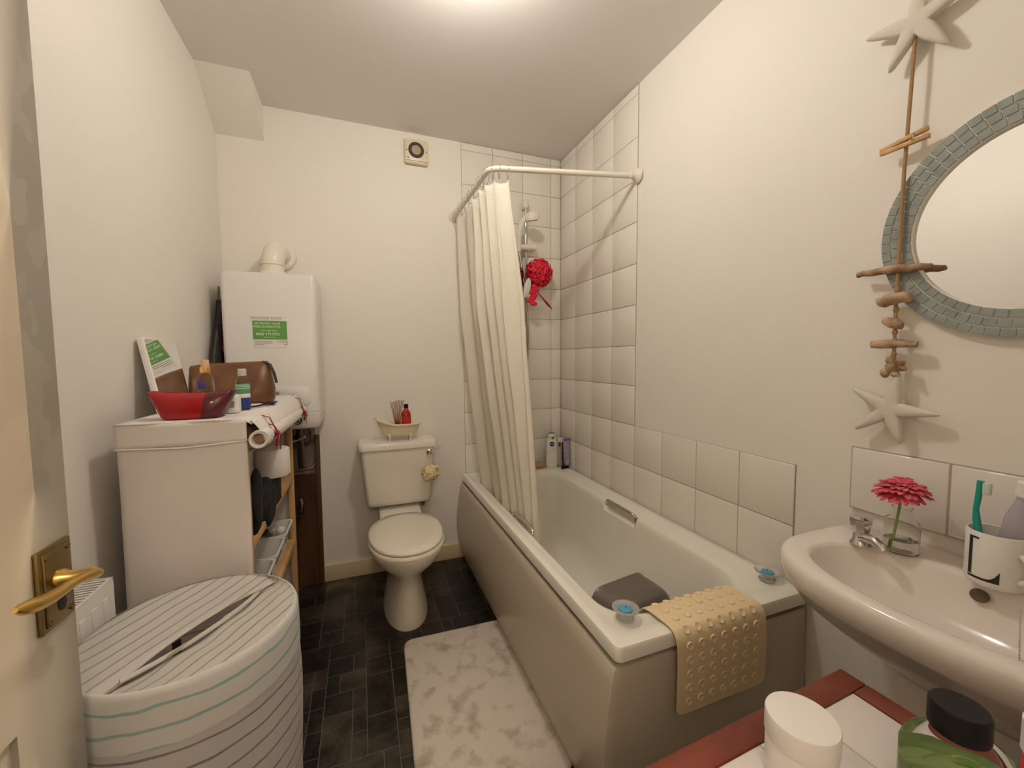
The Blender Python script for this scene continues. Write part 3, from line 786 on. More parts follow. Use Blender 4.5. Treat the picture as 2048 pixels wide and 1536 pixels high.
for s, size, x, z, m in [('REGISTER NOW', .0175, -1.683, 1.4545, INK), ('ACTIVATE YOUR', .0135, -1.680, 1.430, WINK), ('FREE GUARANTEE', .0135, -1.683, 1.4155, WINK), ('CALL FREE NOW', .0085, -1.676, 1.397, WINK), ('0800 479 0751', .0165, -1.679, 1.381, WINK), ('Monday to Friday', .0065, -1.674, 1.3675, WINK), ('VOKERA', .013, -1.622, 1.346, INK)]:
    text('lettering', s, size, MS @ T((x, z, 0)), m, stk)
b = B()
for k, w in enumerate((.075, .072, .04)): b.box(-1.736, -1.736 + w, -.3016, -.3012, 1.3465 - k * .008, 1.3495 - k * .008)
obj('small_print', b, INK, stk)
b = B(); b.box(-1.616, -1.602, -.3016, -.3012, 1.333, 1.3355); obj('logo_underline', b, REDI, stk)
fl_ = thing('boiler_flue', (-1.672, -.15, 1.665), 'cream plastic flue elbow on top of the boiler going into the wall', 'flue')
b = B()
pts = [(-1.672, -.165, 1.667), (-1.672, -.165, 1.735)]
for k in range(1, 10):
    a = PI / 2 * k / 9; pts.append((-1.672 + .010 * k / 9, -.165 + .075 * (1 - math.cos(a)), 1.735 + .072 * math.sin(a)))
pts.append((-1.660, -.002, 1.807))
b.tube(pts, .050, 28); obj('elbow_pipe', b, FLUE, fl_, smooth=60)
b = B(); b.lathe([(.0535, 0), (.055, .003), (.055, .022), (.0535, .025)], (-1.672, -.165, 1.668), 32); b.lathe([(.0535, 0), (.0535, .008)], (-1.672, -.165, 1.724), 32)
obj('collar', b, FLUE, fl_)
b = B(); b.lathe([(.075, 0), (.076, .010), (.070, .018), (.055, .022)], M=T((-1.660, -.0008, 1.807)) @ FRONT, seg=36); obj('wall_ring', b, FLUE, fl_)

# boxed pipes below the boiler
b = B(); b.box(XL + .001, -1.530, -.022, -.001, 0.001, .630); b.box(-1.533, -1.508, -.030, -.001, .001, .845, .003)
b.mi = 1; b.box(XL + .001, -1.533, -.006, -.001, .630, .93)
o = obj('pipe_backboard', b, [BOARD, PIPED], None, smooth=30, base=(-1.72, -.01, 0)); tag(o, 'dark brown board and cavity on the wall under the boiler', 'board')
pp = thing('boiler_pipes', (-1.60, -.10, .64), 'dark copper pipes and valves below the boiler', 'pipes')
def pipe(pts, r=.008, m=PIPE, nm='pipe'):
    b = B(); b.tube(pts, r, 10); return obj(nm, b, m, pp, smooth=60)
pipe([(-1.60, -.10, .93), (-1.60, -.10, .90), (-1.575, -.09, .895), (-1.545, -.08, .895), (-1.54, -.08, .88), (-1.54, -.08, .83), (-1.555, -.07, .815), (-1.60, -.06, .80), (-1.66, -.05, .79)], .009)
pipe([(-1.585, -.12, .93), (-1.585, -.12, .86), (-1.585, -.10, .82), (-1.585, -.06, .68)], .008)
pipe([(-1.605, -.07, .93), (-1.605, -.05, .80), (-1.605, -.03, .66)], .010, mat('black_pipe', (.03, .022, .018), .5))
pipe([(-1.80, -.045, .665), (-1.60, -.045, .665), (-1.545, -.045, .672), (-1.538, -.03, .69), (-1.538, -.010, .69)], .0085)
pipe([(-1.84, -.055, .865), (-1.62, -.11, .835), (-1.565, -.13, .86)], .006, mat('white_flex', (.55, .5, .44), .5), 'flexible_hose')
pipe([(-1.70, -.08, .93), (-1.70, -.04, .66)], .009)
b = B(); b.lathe([(.014, 0), (.016, .004), (.016, .02), (.012, .024)], (-1.60, -.11, .845), 8); b.box(-1.625, -1.575, -.13, -.10, .853, .861, .003); obj('valve', b, BLK, pp)
b = B(); b.tube([(-1.607, -.023, .50), (-1.607, -.05, .50), (-1.600, -.06, .48), (-1.607, -.06, .44)], .012, 10); b.lathe([(.016, 0), (.016, .012)], (-1.607, -.06, .415), 8)
o = obj('drain_valve', b, mat('dark_brass', (.12, .08, .05), .35, .8), None, base=(-1.607, -.022, .42)); tag(o, 'small dark brass drain tap on the brown board', 'valve')
# dark bag hanging in the gap beside the boiler
b = B()
def bagp(u_, v_):
    z = 1.545 - .47 * v_; wv = .015 + .045 * min(1, v_ * 1.6)
    a = 2 * PI * u_
    cy = -.17 - .10 * v_
    return V((-1.892 + (.020) * math.cos(a), cy + (.02 + .085 * min(1, v_ * 1.5)) * math.sin(a), z))
b.loft([[bagp(i / 24, j / 14) for i in range(24)] for j in range(15)])
t = thing('hanging_bag', (-1.892, -.2, 1.08), 'black bag hanging in the gap between boiler and left wall', 'bag')
obj('bag_body', b, mottle(mat('black_mesh_bag', (.02, .016, .016), .5), (.006, .006, .006), (.05, .035, .03), 30, .4, .7), t)
b = B(); b.tube([(-1.905, -.165, 1.54), (-1.912, -.12, 1.60), (-1.918, -.10, 1.62)], .004, 8); obj('bag_strap', b, mat('olive_strap', (.12, .14, .06), .8), t)
b = B(); b.box(-1.872, -1.868, -.262, -.245, 1.30, 1.325, .001); obj('red_tag', b, REDI, t)

# ================================================================ SHELF UNIT WITH FABRIC COVER
SX0, SX1, SY0, SY1 = -1.863, -1.585, -1.150, -.375
su = thing('shelf_unit', ((SX0 + SX1) / 2, (SY0 + SY1) / 2, 0), 'pine shelf rack with white fabric cover rolled up along the top', 'shelf unit')
for x in (SX0 + .012, SX1 - .013):
    for y in (SY0 + .016, SY1 - .013):
        b = B(); b.box(x - .011, x + .011, y - .013, y + .013, 0, 1.085, .002); obj('post', b, WOOD, su)
for z in (.15, .435, .735, 1.07):
    b = B()
    b.box(SX1 - .024, SX1 - .004, SY0 + .03, SY1 - .027, z - .030, z - .002, .002); b.box(SX0 + .002, SX0 + .022, SY0 + .03, SY1 - .027, z - .030, z - .002, .002)
    for k in range(7):
        x = SX0 + .028 + k * .0345; b.box(x, x + .026, SY0 + .031, SY1 - .028, z - .014, z, .002)
    obj('shelf', b, WOOD, su)
# fabric: near side, far side, back, top
def sheet(name, f, nu, nv, m=FABW, th=.002):
    b = B(); b.grid(f, nu, nv); o = obj(name, b, m, su, smooth=70, rec=False)
    md = o.modifiers.new('t', 'SOLIDIFY'); md.thickness = th; md.offset = 0; return o
def nside(u_, v_):
    x = SX0 - .004 + (SX1 - SX0 + .006) * u_; z = .03 + 1.062 * v_
    wr = .0035 * noise.noise(V((u_ * 3, v_ * 6, 1))) + .002 * math.sin(v_ * 9)
    return V((x, SY0 - .006 + wr - .002 * math.sin(PI * u_), z))
sheet('side_cover', nside, 24, 60)
b = B(); b.tube([(SX0 - .006, SY0 - .011, 1.035), ((SX0 + SX1) / 2, SY0 - .014, 1.030), (SX1, SY0 - .011, 1.038), (SX1 + .008, SY0 + .01, 1.040)], .0022, 8); obj('piping', b, FABW, su)
def hemf(u_, v_):
    x = SX0 - .007 + (SX1 - SX0 + .010) * u_; return V((x, SY0 - .0105 + .0015 * math.sin(u_ * 11), 1.036 + .062 * v_))
sheet('top_band', hemf, 20, 6)
def farside(u_, v_): return V((SX0 + (SX1 - SX0 - .004) * u_, SY1 + .001, .03 + 1.05 * v_))
sheet('far_cover', farside, 6, 10)
def backc(u_, v_): return V((SX0 - .003, SY0 + (SY1 - SY0) * u_, .03 + 1.05 * v_))
sheet('back_cover', backc, 6, 10)
def topc(u_, v_):
    x = SX0 - .006 + (SX1 - SX0 + .022) * u_; y = SY0 - .012 + (SY1 - SY0 + .02) * v_
    z = 1.0985 - (.014 * max(0, (u_ - .9) / .1) ** 2)
    if u_ > .62: z += .0014 * math.sin(y * 60 + 5 * u_) * (u_ - .62) * 2
    return V((x, y, z))
sheet('top_cover', topc, 24, 50, th=.003)
# droop from the top to the roll
rx, rz = -1.553, 1.052
def droop(u_, v_):
    y = min(SY0 - .010 + (SY1 - SY0 + .05) * v_, -.31)
    pin = min(1, abs(v_ - .13) / .06, abs(v_ - .88) / .06)
    x = -1.572 + (.026 + .006 * pin) * math.sin(u_ * PI / 2) + .002 * math.sin(v_ * 70) ; z = 1.096 - .060 * u_ - .004 * math.sin(v_ * 38) * u_
    return V((x, y, z))
sheet('front_drape', droop, 8, 60)
b = B(); rl = []
N = 40
for k in range(N + 1):
    v_ = k / N; y = SY0 - .020 + (SY1 - SY0 + .09) * v_
    pin = min(1, max(abs(v_ - .15), 0) / .05, abs(v_ - .86) / .05)
    r = .017 + .008 * pin; cz = rz - .004 * math.sin(v_ * PI) - .018 * v_
    y = SY0 - .020 + (SY1 - SY0 + .085) * v_; y = min(y, -.309)
    rl.append([V((rx + r * math.cos(a) * .95, y, cz - .012 + r * math.sin(a) * 1.05 + .0015 * math.sin(3 * a + v_ * 9))) for a in [2 * PI * i / 24 for i in range(24)]])
b.loft(rl, True, False, True)
inner = [[V((rx + s_ * .024 * math.cos(a), SY0 - .020 + d, rz - .012 + s_ * .025 * math.sin(a))) for a in [2 * PI * i / 24 for i in range(24)]] for s_, d in ((.99, 0), (.72, -.001), (.66, .004), (.60, .05))]
b.loft(inner, True, False, True)
ro = obj('rolled_flap', b, FABW, su, smooth=60, rec=False)
b = B(); b.lathe([(.0125, 0), (.0125, .004)], M=T((rx, SY0 - .002, rz - .012)) @ FRONT, seg=20); obj('roll_core', b, CARD, ro)
for yb in (SY0 + .105, SY1 - .035):
    b = B()
    zc_ = rz - .012 - (.014 if yb > -.6 else 0)
    loop = [(rx + .024 * math.cos(a), yb + .004 * math.sin(a * 2), zc_ + .025 * math.sin(a)) for a in [2 * PI * i / 18 for i in range(19)]]
    b.tube(loop, .0045, 8, flat=.35)
    k0 = V((rx + .026, yb - .003, zc_ - .004)); b.ball(k0, .008, 10)
    for sg in (-1, 1):
        lp = []
        for i in range(13):
            a = PI * 2 * i / 12
            lp.append(k0 + V((.008 * math.sin(a) * .5 + .003, sg * (.020 - .020 * math.cos(a)), -.014 * (1 - math.cos(a)) * .5 - .010 * math.sin(a) * sg - (.016 if sg < 0 else 0) * (1 - math.cos(a)) / 2)))
        b.tube(lp, .0035, 8, flat=.4)
    b.tube([k0, k0 + V((.006, .01, -.025)), k0 + V((.003, .018, -.055))], .003, 6, flat=.4)
    b.tube([V((rx - .02, yb + .01, 1.093)), V((rx + .005, yb + .004, 1.085)), k0], .004, 6, flat=.35)
    obj('ribbon_bow', b, RIBB, su, smooth=60)

# contents of the shelves
t = thing('black_garment', (-1.66, -.92, .735), 'black cloth garment bundled on the upper pine shelf', 'garment')
b = B(); b.ball((-1.665, -.93, .795), (.095, .125, .068), 28)
for v in b.b.verts:
    v.co += V((1, 1, 1)) * .018 * noise.noise(v.co * 16); v.co.z = max(v.co.z, .737)
    v.co.x = min(v.co.x, -1.566)
obj('folded_pile', b, CLOTHB, t, smooth=80)
b = B(); b.ball((-1.604, -.905, .775), (.036, .070, .090), 28)
b.ball((-1.592, -1.055, .83), (.018, .035, .10), 20)
for v in b.b.verts: v.co += V((1, 1, 1)) * .016 * noise.noise(v.co * 18)
obj('spilling_fold', b, CLOTHB, t, smooth=80)
def roll(c, label):
    t = thing('toilet_roll', c, label, 'toilet roll', 'white toilet rolls on the shelf unit')
    b = B(); b.lathe([(.052, 0), (.0535, .002), (.0535, .096), (.052, .098), (.021, .0985), (.020, .096)], c, 40, cap0=True, cap1=False); b.lathe([(.020, .097), (.0195, .002)], c, 24, cap0=False)
    b.box(c[0] + .0535 - .001, c[0] + .0545, c[1] - .002, c[1] + .02, c[2] + .002, c[2] + .096)
    p = obj('paper_roll', b, TISSUE, t, smooth=40)
    b = B(); b.lathe([(.0205, .002), (.0205, .0975)], c, 24, cap0=False, cap1=False); obj('cardboard_core', b, CARD, t)
    return t
r0 = roll((-1.592, -.800, .843), 'toilet roll facing out of the upper shelf above the black cloth')
r1 = dup(r0, (-.107, -.018, .004), 'toilet roll standing half hidden behind the front toilet roll')
b = B(); b.box(-1.76, -1.575, -.87, -.745, .7355, .842, .012, 3)
for v in b.b.verts: v.co += V((1, 1, 0)) * .006 * noise.noise(v.co * 30)
o = obj('folded_cloth', b, CLOTHB, None, base=(-1.64, -.80, .7355)); tag(o, 'folded black cloth under the front toilet roll', 'cloth')
def basket(y, z=.436):
    t = thing('storage_basket', (-1.69, y, z), 'x', 'basket', 'white plastic baskets on the middle shelf')
    x0, x1, w0, w1, h = -1.80, -1.600, .070, .088, .115
    b = B()
    def bl_(s, ins, z_): return [V((x, yy, z + z_)) for x, yy in rrect(x0 + .012 * (1 - s) + ins, x1 - .012 * (1 - s) - ins + .012 * s, y - (w0 + (w1 - w0) * s) + ins, y + (w0 + (w1 - w0) * s) - ins, .022, 5)]
    b.loft([bl_(0, 0, 0), bl_(.3, 0, .035), bl_(.95, 0, h - .012), bl_(1, -.003, h - .01), bl_(1, -.005, h), bl_(1, .002, h), bl_(.95, .003, h - .012), bl_(.3, .003, .035), bl_(0, .003, .004)])
    obj('basket_body', b, WHITEG, t, smooth=40)
    b = B()
    for sx_ in (0, 1):
        for k in range(5):
            xx = x1 - .003 + .006
            yy = y - .05 + k * .025
            b.box(xx + .0005, xx + .0035, yy - .006, yy + .006, z + h - .045, z + h - .022, .001)
        break
    for k in range(7):
        xx = x0 + .035 + k * .025; b.box(xx - .006, xx + .006, y - w1 - .0005, y - w1 + .004, z + h - .045, z + h - .022, .001)
    obj('basket_slots', b, mat('slot_shadow', (.25, .21, .18), .8) if 'slot_shadow' not in bpy.data.materials else bpy.data.materials['slot_shadow'], t)
    return t
k0 = basket(-.555); k0['label'] = 'white plastic basket at the far end of the middle shelf, next to the bare post'
dup(k0, (0, -.19, 0), 'white plastic basket in the middle of the three on the middle shelf')
dup(k0, (0, -.38, 0), 'white plastic basket nearest the side cover on the middle shelf')
t = thing('deodorant_bottle', (-1.618, -.52, .448), 'round white topped bottle standing in the far shelf basket', 'bottle')
b = B(); b.lathe([(.018, 0), (.02, .004), (.02, .075), (.018, .08)], (-1.625, -.52, .442), 24); obj('bottle_body', b, WHITEP, t); b = B(); b.ball((-1.625, -.52, .524), .021, 16); obj('round_cap', b, WHITEP, t)
b = B(); b.hexa([(-1.70, -.60, .445), (-1.715, -.63, .575), (-1.70, -.575, .445), (-1.715, -.60, .575), (-1.63, -.60, .445), (-1.625, -.63, .575), (-1.63, -.575, .445), (-1.625, -.60, .575)], .008, 3)
o = obj('snack_packet', b, mottle(mat('foil_packet', (.35, .3, .26), .35, .3), (.07, .05, .05), (.55, .50, .45), 22, .42, .55), None, base=(-1.66, -.6, .445)); tag(o, 'crumpled silver and brown packet sticking out of the far shelf basket', 'packet')
b = B(); b.box(-1.66, -1.62, -.93, -.90, .443, .50, .006)
o = obj('small_box', b, BLK, None, base=(-1.64, -.915, .443)); tag(o, 'small black box lying in the nearest shelf basket', 'box')
b = B(); b.ball((-1.64, -.47, .20), (.055, .06, .05), 20)
for v in b.b.verts: v.co += V((1, 1, 1)) * .014 * noise.noise(v.co * 25); v.co.z = max(v.co.z, .152)
o = obj('red_pouch', b, mat('red_cloth', (.28, .01, .015), .7), None, smooth=80, base=(-1.64, -.47, .152)); tag(o, 'dark red cloth bundle on the bottom shelf by the far post', 'cloth bundle')

# ---- on top of the shelf unit (top z 1.100)
ZT = 1.1008
t = thing('tabletop_mirror', (-1.87, -.82, ZT), 'white rectangular mirror leaning on the left wall above the shelf unit', 'mirror')
p00, p01, p10 = V((-1.843, -.955, ZT)), V((-1.903, -.905, 1.335)), V((-1.843, -.725, ZT))
ex = (p10 - p00); ez = (p01 - p00); nn = ex.cross(ez).normalized()
if nn.x > 0: nn = -nn
Mm = Matrix(((ex.normalized().x, ez.normalized().x, -nn.x, p00.x), (ex.normalized().y, ez.normalized().y, -nn.y, p00.y), (ex.normalized().z, ez.normalized().z, -nn.z, p00.z), (0, 0, 0, 1)))
W, H = ex.length, ez.length
b = B(); b.prism(rrect(0, W, 0, H, .010, 4), -.016, M=Mm, bev=.002); obj('mirror_frame', b, WHITEP, t)
b = B(); b.prism(rrect(.006, W - .006, .006, H - .006, .006, 4), .0008, M=Mm); obj('mirror_pane', b, MIRROR, t)
# red pouch
t = thing('makeup_pouch', (-1.71, -1.10, ZT), 'glossy red wash bag with maroon end on top of the shelf unit', 'wash bag')
def pl(w, d, z, cx=0, bow=0., lift=0.):
    P = []
    n = 40
    for i in range(n):
        a = 2 * PI * i / n; ca, sa = math.cos(a), math.sin(a)
        x = w * math.copysign(abs(ca) ** .55, ca); y = d * math.copysign(abs(sa) ** .6, sa)
        P.append(V((-1.722 + cx + x*.90, -1.085 + y + bow * x, ZT + z + lift * abs(x / w) ** 2)))
    return P
b = B()
b.loft([pl(.072, .040, 0), pl(.080, .044, .006), pl(.090, .045, .03), pl(.105, .040, .055, lift=.004), pl(.112, .028, .068, lift=.008), pl(.108, .020, .070, lift=.008), pl(.095, .016, .058)])
b.b.faces.index_update()
for f in b.b.faces:
    f.material_index = 1 if (f.index % 40 < 10 or f.index % 40 >= 31) else 0
obj('pouch_body', b, [REDV, MARO], t, smooth=60)
b = B(); b.lathe([(.004, 0), (.004, .002), (.002, .003)], M=T((-1.668, -1.132, ZT + .045)) @ FRONT, seg=14); obj('snap_stud', b, CHROME, t)
# white pack of wipes
t = thing('wipes_pack', (-1.655, -1.00, ZT), 'small white printed packet between the red pouch and the green bottle', 'packet')
b = B(); b.box(-1.695, -1.632, -1.030, -.985, ZT, ZT + .055, .008, 3); obj('pack_body', b, WHITEP, t)
b = B(); b.box(-1.655, -1.641, -1.0312, -1.0302, ZT + .018, ZT + .038); obj('printed_code', b, INK, t)
# green / blue bottle
c = (-1.640, -.935, ZT)
t = thing('makeup_remover_bottle', c, 'clear bottle with green label, blue base and white cap on the shelf unit', 'bottle')
b = B(); b.lathe([(.017, 0), (.0195, .003), (.0195, .088), (.017, .100), (.010, .107), (.010, .112)], c, 28); q = obj('bottle_body', b, CLEARP, t, smooth=50)
b = B(); b.lathe([(.0178, .004), (.0200, .006), (.0200, .038), (.0178, .040)], c, 28); obj('blue_layer', b, BLUEL, t)
b = B(); b.lathe([(.0201, .040), (.0203, .041), (.0203, .052), (.0201, .053)], c, 28, cap0=False, cap1=False); obj('white_band', b, WHITEP, t)
b = B(); b.lathe([(.0201, .053), (.0203, .054), (.0203, .085), (.0201, .086)], c, 28, cap0=False, cap1=False); obj('green_label', b, GRNL, t)
for k, z in enumerate((.080, .075, .070)):
    b = B(); b.lathe([(.0205, z), (.0205, z + .0018)], c, 28, cap0=False, cap1=False); obj('label_stripe', b, PAPER, t)
b = B(); b.lathe([(.0115, .110), (.012, .112), (.0118, .131), (.010, .133)], c, 24); obj('cap', b, mat('frosted_cap', (.62, .60, .58), .4), t)
# perfume mist
c = (-1.762, -.855, ZT)
t = thing('body_mist_bottle', c, 'clear body mist bottle with gold collar beside the leaning mirror', 'bottle')
b = B(); b.lathe([(.019, 0), (.0225, .004), (.0225, .098), (.020, .108), (.012, .117), (.012, .121)], c, 28); obj('bottle_body', b, CLEARP, t, smooth=50)
b = B(); b.box(c[0] - .016, c[0] + .004, c[1] - .0235, c[1] - .0222, ZT + .068, ZT + .094, .0004); obj('blue_print', b, mat('indigo_print', (.05, .045, .24), .4), t)
b = B(); b.lathe([(.0145, .120), (.0148, .122), (.0148, .138), (.0138, .139)], c, 24); obj('gold_collar', b, GOLD, t)
b = B(); b.lathe([(.0115, .138), (.0115, .160), (.010, .163)], c, 20); obj('spray_button', b, PEACH, t)
# brown bag
t = thing('toiletry_bag', (-1.74, -.66, ZT), 'brown leather toiletry bag slouching at the back of the shelf top', 'bag')
def bgl(w, d, z, dx=0, dy=0, tilt=0.):
    P = []
    n = 44
    for i in range(n):
        a = 2 * PI * i / n; ca, sa = math.cos(a), math.sin(a)
        x = w * math.copysign(abs(ca) ** .5, ca); y = d * math.copysign(abs(sa) ** .7, sa)
        P.append(V((max(-1.735 + dx + x, -1.915), -.655 + dy + y, ZT + z + tilt * x)))
    return P
b = B(); b.loft([bgl(.128, .070, 0), bgl(.134, .075, .010), bgl(.136, .072, .05), bgl(.132, .055, .10, -.003, .004), bgl(.128, .030, .138, -.008, .008, .04), bgl(.124, .012, .150, -.010, .010, .06), bgl(.118, .005, .151, -.010, .01, .06)])
for v in b.b.verts:
    k = min(1, max(0, v.co.z - ZT) * 12); v.co += V((.2, 1, .6)) * .010 * k * noise.noise(v.co * 14)
    v.co.x = max(v.co.x, -1.918)
obj('bag_body', b, BROWN, t, smooth=70)
b = B(); b.tube([(-1.635, -.655, ZT + .157), (-1.612, -.66, ZT + .145), (-1.598, -.665, ZT + .11), (-1.590, -.668, ZT + .072)], [.004, .010, .010, .008], 10, flat=.4); obj('zip_tail', b, mat('dark_zip', (.03, .015, .01), .5), t)
b = B(); b.box(-1.705, -1.688, -.7295, -.726, ZT + .083, ZT + .088, .001); obj('metal_badge', b, CHROME, t)
# black hair tie & comb
b = B(); b.tube([(-1.640, -.90, ZT + .004), (-1.615, -.88, ZT + .005), (-1.595, -.83, ZT + .006), (-1.590, -.77, ZT + .006)], .006, 8, flat=.5); b.box(-1.612, -1.578, -.80, -.735, ZT + .0005, ZT + .007, .003)
b.tube([(-1.598 + .012 * math.cos(a), -.835 + .012 * math.sin(a), ZT + .011) for a in [2 * PI * i / 14 for i in range(15)]], .0018, 6)
o = obj('hair_clip', b, BLK, None, base=(-1.6, -.82, ZT)); tag(o, 'black hair clip and band lying beside the green bottle', 'hair clip')

# ================================================================ HAMPER
HX, HY, HR, HZ = -1.631, -1.4345, .197, .70
h = thing('laundry_hamper', (HX, HY, 0), 'round white laundry hamper with grey and teal stripes by the door', 'laundry hamper')
def ring(r, z, n=72, wob=0., tl=0.):
    return [V((HX + (r + wob * noise.noise(V((math.cos(2 * PI * i / n) * 2, math.sin(2 * PI * i / n) * 2, z * 5)))) * math.cos(2 * PI * i / n), HY + (r + wob * noise.noise(V((math.cos(2 * PI * i / n) * 2, math.sin(2 * PI * i / n) * 2, z * 5)))) * math.sin(2 * PI * i / n), z)) for i in range(n)]
b = B(); b.loft([ring(HR - .006, 0), ring(HR - .003, .01)] + [ring(HR - .002, .02 + .56 * k / 14, wob=.006) for k in range(15)] + [ring(HR - .001, .60, wob=.004)], True, True, False)
obj('side_fabric', b, HSIDE, h, smooth=60)
b = B(); b.loft([ring(HR + .0005, .597, wob=.004), ring(HR + .001, .62, wob=.003), ring(HR + .001, .66, wob=.003), ring(HR, .690, wob=.001), ring(HR - .003, .699), ring(HR - .008, .701)], True, False, False)
obj('rim_band', b, HBAND, h, smooth=60)
# lid with a slit opening: two flaps
ang = math.radians(56)      # slit direction in plan
sd = V((math.cos(ang), math.sin(ang), 0)); sn = V((-sd.y, sd.x, 0)); Hc = V((HX, HY, 0))
def lidpt(a, s):  # a across (sn), s along (sd) in units of R
    return Hc + sn * a + sd * s
b = B()
Rl = HR - .004; o1, o2 = .045, .085       # slit edges measured along -sn
def flap(edge_fn, sign, nA=16, nS=50):
    def f(u_, v_):
        s = (v_ * 2 - 1) * Rl * .999
        rim = math.sqrt(max(0, Rl * Rl - s * s))
        e = edge_fn(s)
        e = max(-rim, min(rim, e))
        a = e + (sign * rim - e) * u_
        z = HZ - .002 - .010 * math.sin(PI * min(1, (1 - abs(a) / max(rim, .001)) * .9)) * (1 - u_) ** 1.2
        if sign < 0: z -= .004 * (1 - u_) - .002 * math.sin(s * 60) * (1 - u_)
        p = lidpt(a, s); p.z = z; return p
    b.grid(f, nA, nS)
sw = lambda s: .021 * max(0, 1 - (abs(s - .0) / (Rl * .80)) ** 2.2)
flap(lambda s: -.028 + sw(s) * .9, 1); flap(lambda s: -.028 - sw(s) * 1.1, -1)
o = obj('lid_fabric', b, HTOP, h, smooth=60, rec=False); md = o.modifiers.new('t', 'SOLIDIFY'); md.thickness = .002; md.offset = 0
b = B(); b.tube([lidpt(-.028 - sw(s) * 1.15, s) + V((0, 0, HZ - .004)) for s in [(-.80 + 1.6 * k / 30) * Rl for k in range(31)]], .0045, 8); obj('slit_hem', b, HTOP, h)
b = B(); b.box(-.03, .03, -.001, .001, -.045, .010, M=T(lidpt(-.012, .085) + V((0, 0, .665))) @ rot('Z', 56)); cl_ = obj('care_label', b, PAPER, h)
b = B()
for k in range(5): b.box(-.026, .020 - .004 * (k % 2), -.0014, -.001, -.035 + k * .009, -.032 + k * .009, M=T(lidpt(-.012, .085) + V((0, 0, .665))) @ rot('Z', 56))
obj('label_print', b, INK, cl_)
b = B(); b.box(-.008, .008, -.002, .002, -.05, .018, .001, M=T(lidpt(-.010, -.045) + V((0, 0, .672))) @ rot('Z', 56)); obj('black_tab', b, BLK, h)

# ================================================================ RADIATOR
RX0, RX1, RY0, RY1 = -1.900, -1.842, -2.20, -1.262
t = thing('radiator', (-1.87, -1.73, .12), 'white panel radiator with slotted top on the left wall behind the door', 'radiator')
b = B(); 
for x in (RX0, RX1 - .012): b.box(x, x + .012, RY0, RY1, .16, .748, .004)
for k in range(22):
    y = RY0 + .03 + k * .041; b.box(RX1 - .003, RX1 + .003, y, y + .020, .19, .72, .003)
obj('panels', b, WHITEP, t)
b = B(); b.box(RX0, RX1, RY1 - .004, RY1, .155, .753, .001); b.box(RX0, RX1, RY0, RY0 + .004, .155, .753, .001)
obj('end_cap', b, WHITEP, t)
b = B(); b.box(RX0, RX0 + .006, RY0, RY1, .745, .753); b.box(RX1 - .006, RX1, RY0, RY1, .745, .753)
n = int((RY1 - RY0) / .012)
for k in range(n): b.box(RX0 + .004, RX1 - .004, RY0 + k * .012, RY0 + k * .012 + .006, .746, .752)
obj('top_grille', b, WHITEP, t)
b = B()
for y in (RY0 + .15, RY1 - .15): b.box(XL + .0005, RX0 + .002, y - .02, y + .02, .25, .68)
obj('wall_bracket', b, WHITEP, t)
b = B()
for y in (RY0 + .03, RY1 - .03): b.tube([(RX0 + .028, y, 0), (RX0 + .028, y, .165)], .0075, 10)
obj('pipe_tail', b, CHROME, t)

# ================================================================ FLOOR MAT
b = B(); Mm2 = T((-.915, -1.062, .0012)) @ rot('Z', -2.2)
b.loft([[Mm2 @ V((x, y, z)) for x, y in rrect(-.238 + i, .238 - i, -.372 + i, .372 - i, .045, 8)] for z, i in ((0, .003), (.004, 0), (.010, .001), (.0135, .006))])
for v in b.b.verts: v.co += V((1, 1, 0)) * .003 * noise.noise(v.co * 40)
o = obj('floor_mat', b, MATT, None, smooth=50, base=(-.915, -1.06, .001)); tag(o, 'off-white stained stone-look bath mat on the dark floor beside the bath', 'bath mat')

# ================================================================ WASHBASIN
WY, WZ = -2.048, .802
sk = thing('washbasin', (-.2, WY, 0), 'white ceramic washbasin with pedestal on the right wall', 'washbasin')
def bas(hw, xf_, z, p=3.2, n=64, xb=-.003):
    """D outline: flat at the wall, rounded front; hw half-width in y, xf_ front x"""
    P = []
    for i in range(n):
        a = 2 * PI * i / n; ca, sa = math.cos(a), math.sin(a)
        y = hw * math.copysign(abs(ca) ** (2 / 2.6), ca)
        if sa < 0: x = -.20 + (xf_ + .20) * abs(sa) ** (2 / 2.5)
        else: x = -.20 + (xb + .20) * abs(sa) ** (2 / 7)
        if sa >= 0: y = hw * math.copysign(min(1, abs(ca) ** (2 / 7)), ca) * (1 - .06 * sa ** 2) 
        P.append(V((x, WY + y, z)))
    return P
def bow(hx, hy, z, cx=-.235, n=64, p=2.25):
    P = []
    for i in range(n):
        a = 2 * PI * i / n; ca, sa = math.cos(a), math.sin(a)
        P.append(V((cx + hx * math.copysign(abs(sa) ** (2 / p), sa), WY + hy * math.copysign(abs(ca) ** (2 / p), ca), z)))
    return P
b = B()
b.loft([bas(.11, -.22, .58), bas(.15, -.26, .61), bas(.21, -.32, .655), bas(.262, -.375, .70), bas(.280, -.400, .735), bas(.290, -.412, .745), bas(.294, -.418, .775), bas(.293, -.417, .79), bas(.288, -.412, .799), bas(.280, -.404, WZ),
        bow(.150, .236, WZ), bow(.144, .229, WZ - .002), bow(.140, .224, WZ - .010), bow(.132, .212, .765), bow(.118, .19, .725), bow(.095, .155, .695), bow(.06, .10, .68), bow(.024, .024, .674, n=64)], True, True, True)
obj('basin', b, CERAS, sk, smooth=60)
b = B()
b.loft([[V((x, y, z)) for x, y in rrect(-.02 - d, -.02, WY - w, WY + w, .04, 8)] for z, d, w in ((0, .19, .10), (.02, .185, .098), (.30, .155, .075), (.60, .19, .10))]); obj('pedestal', b, CERAS, sk, smooth=60)
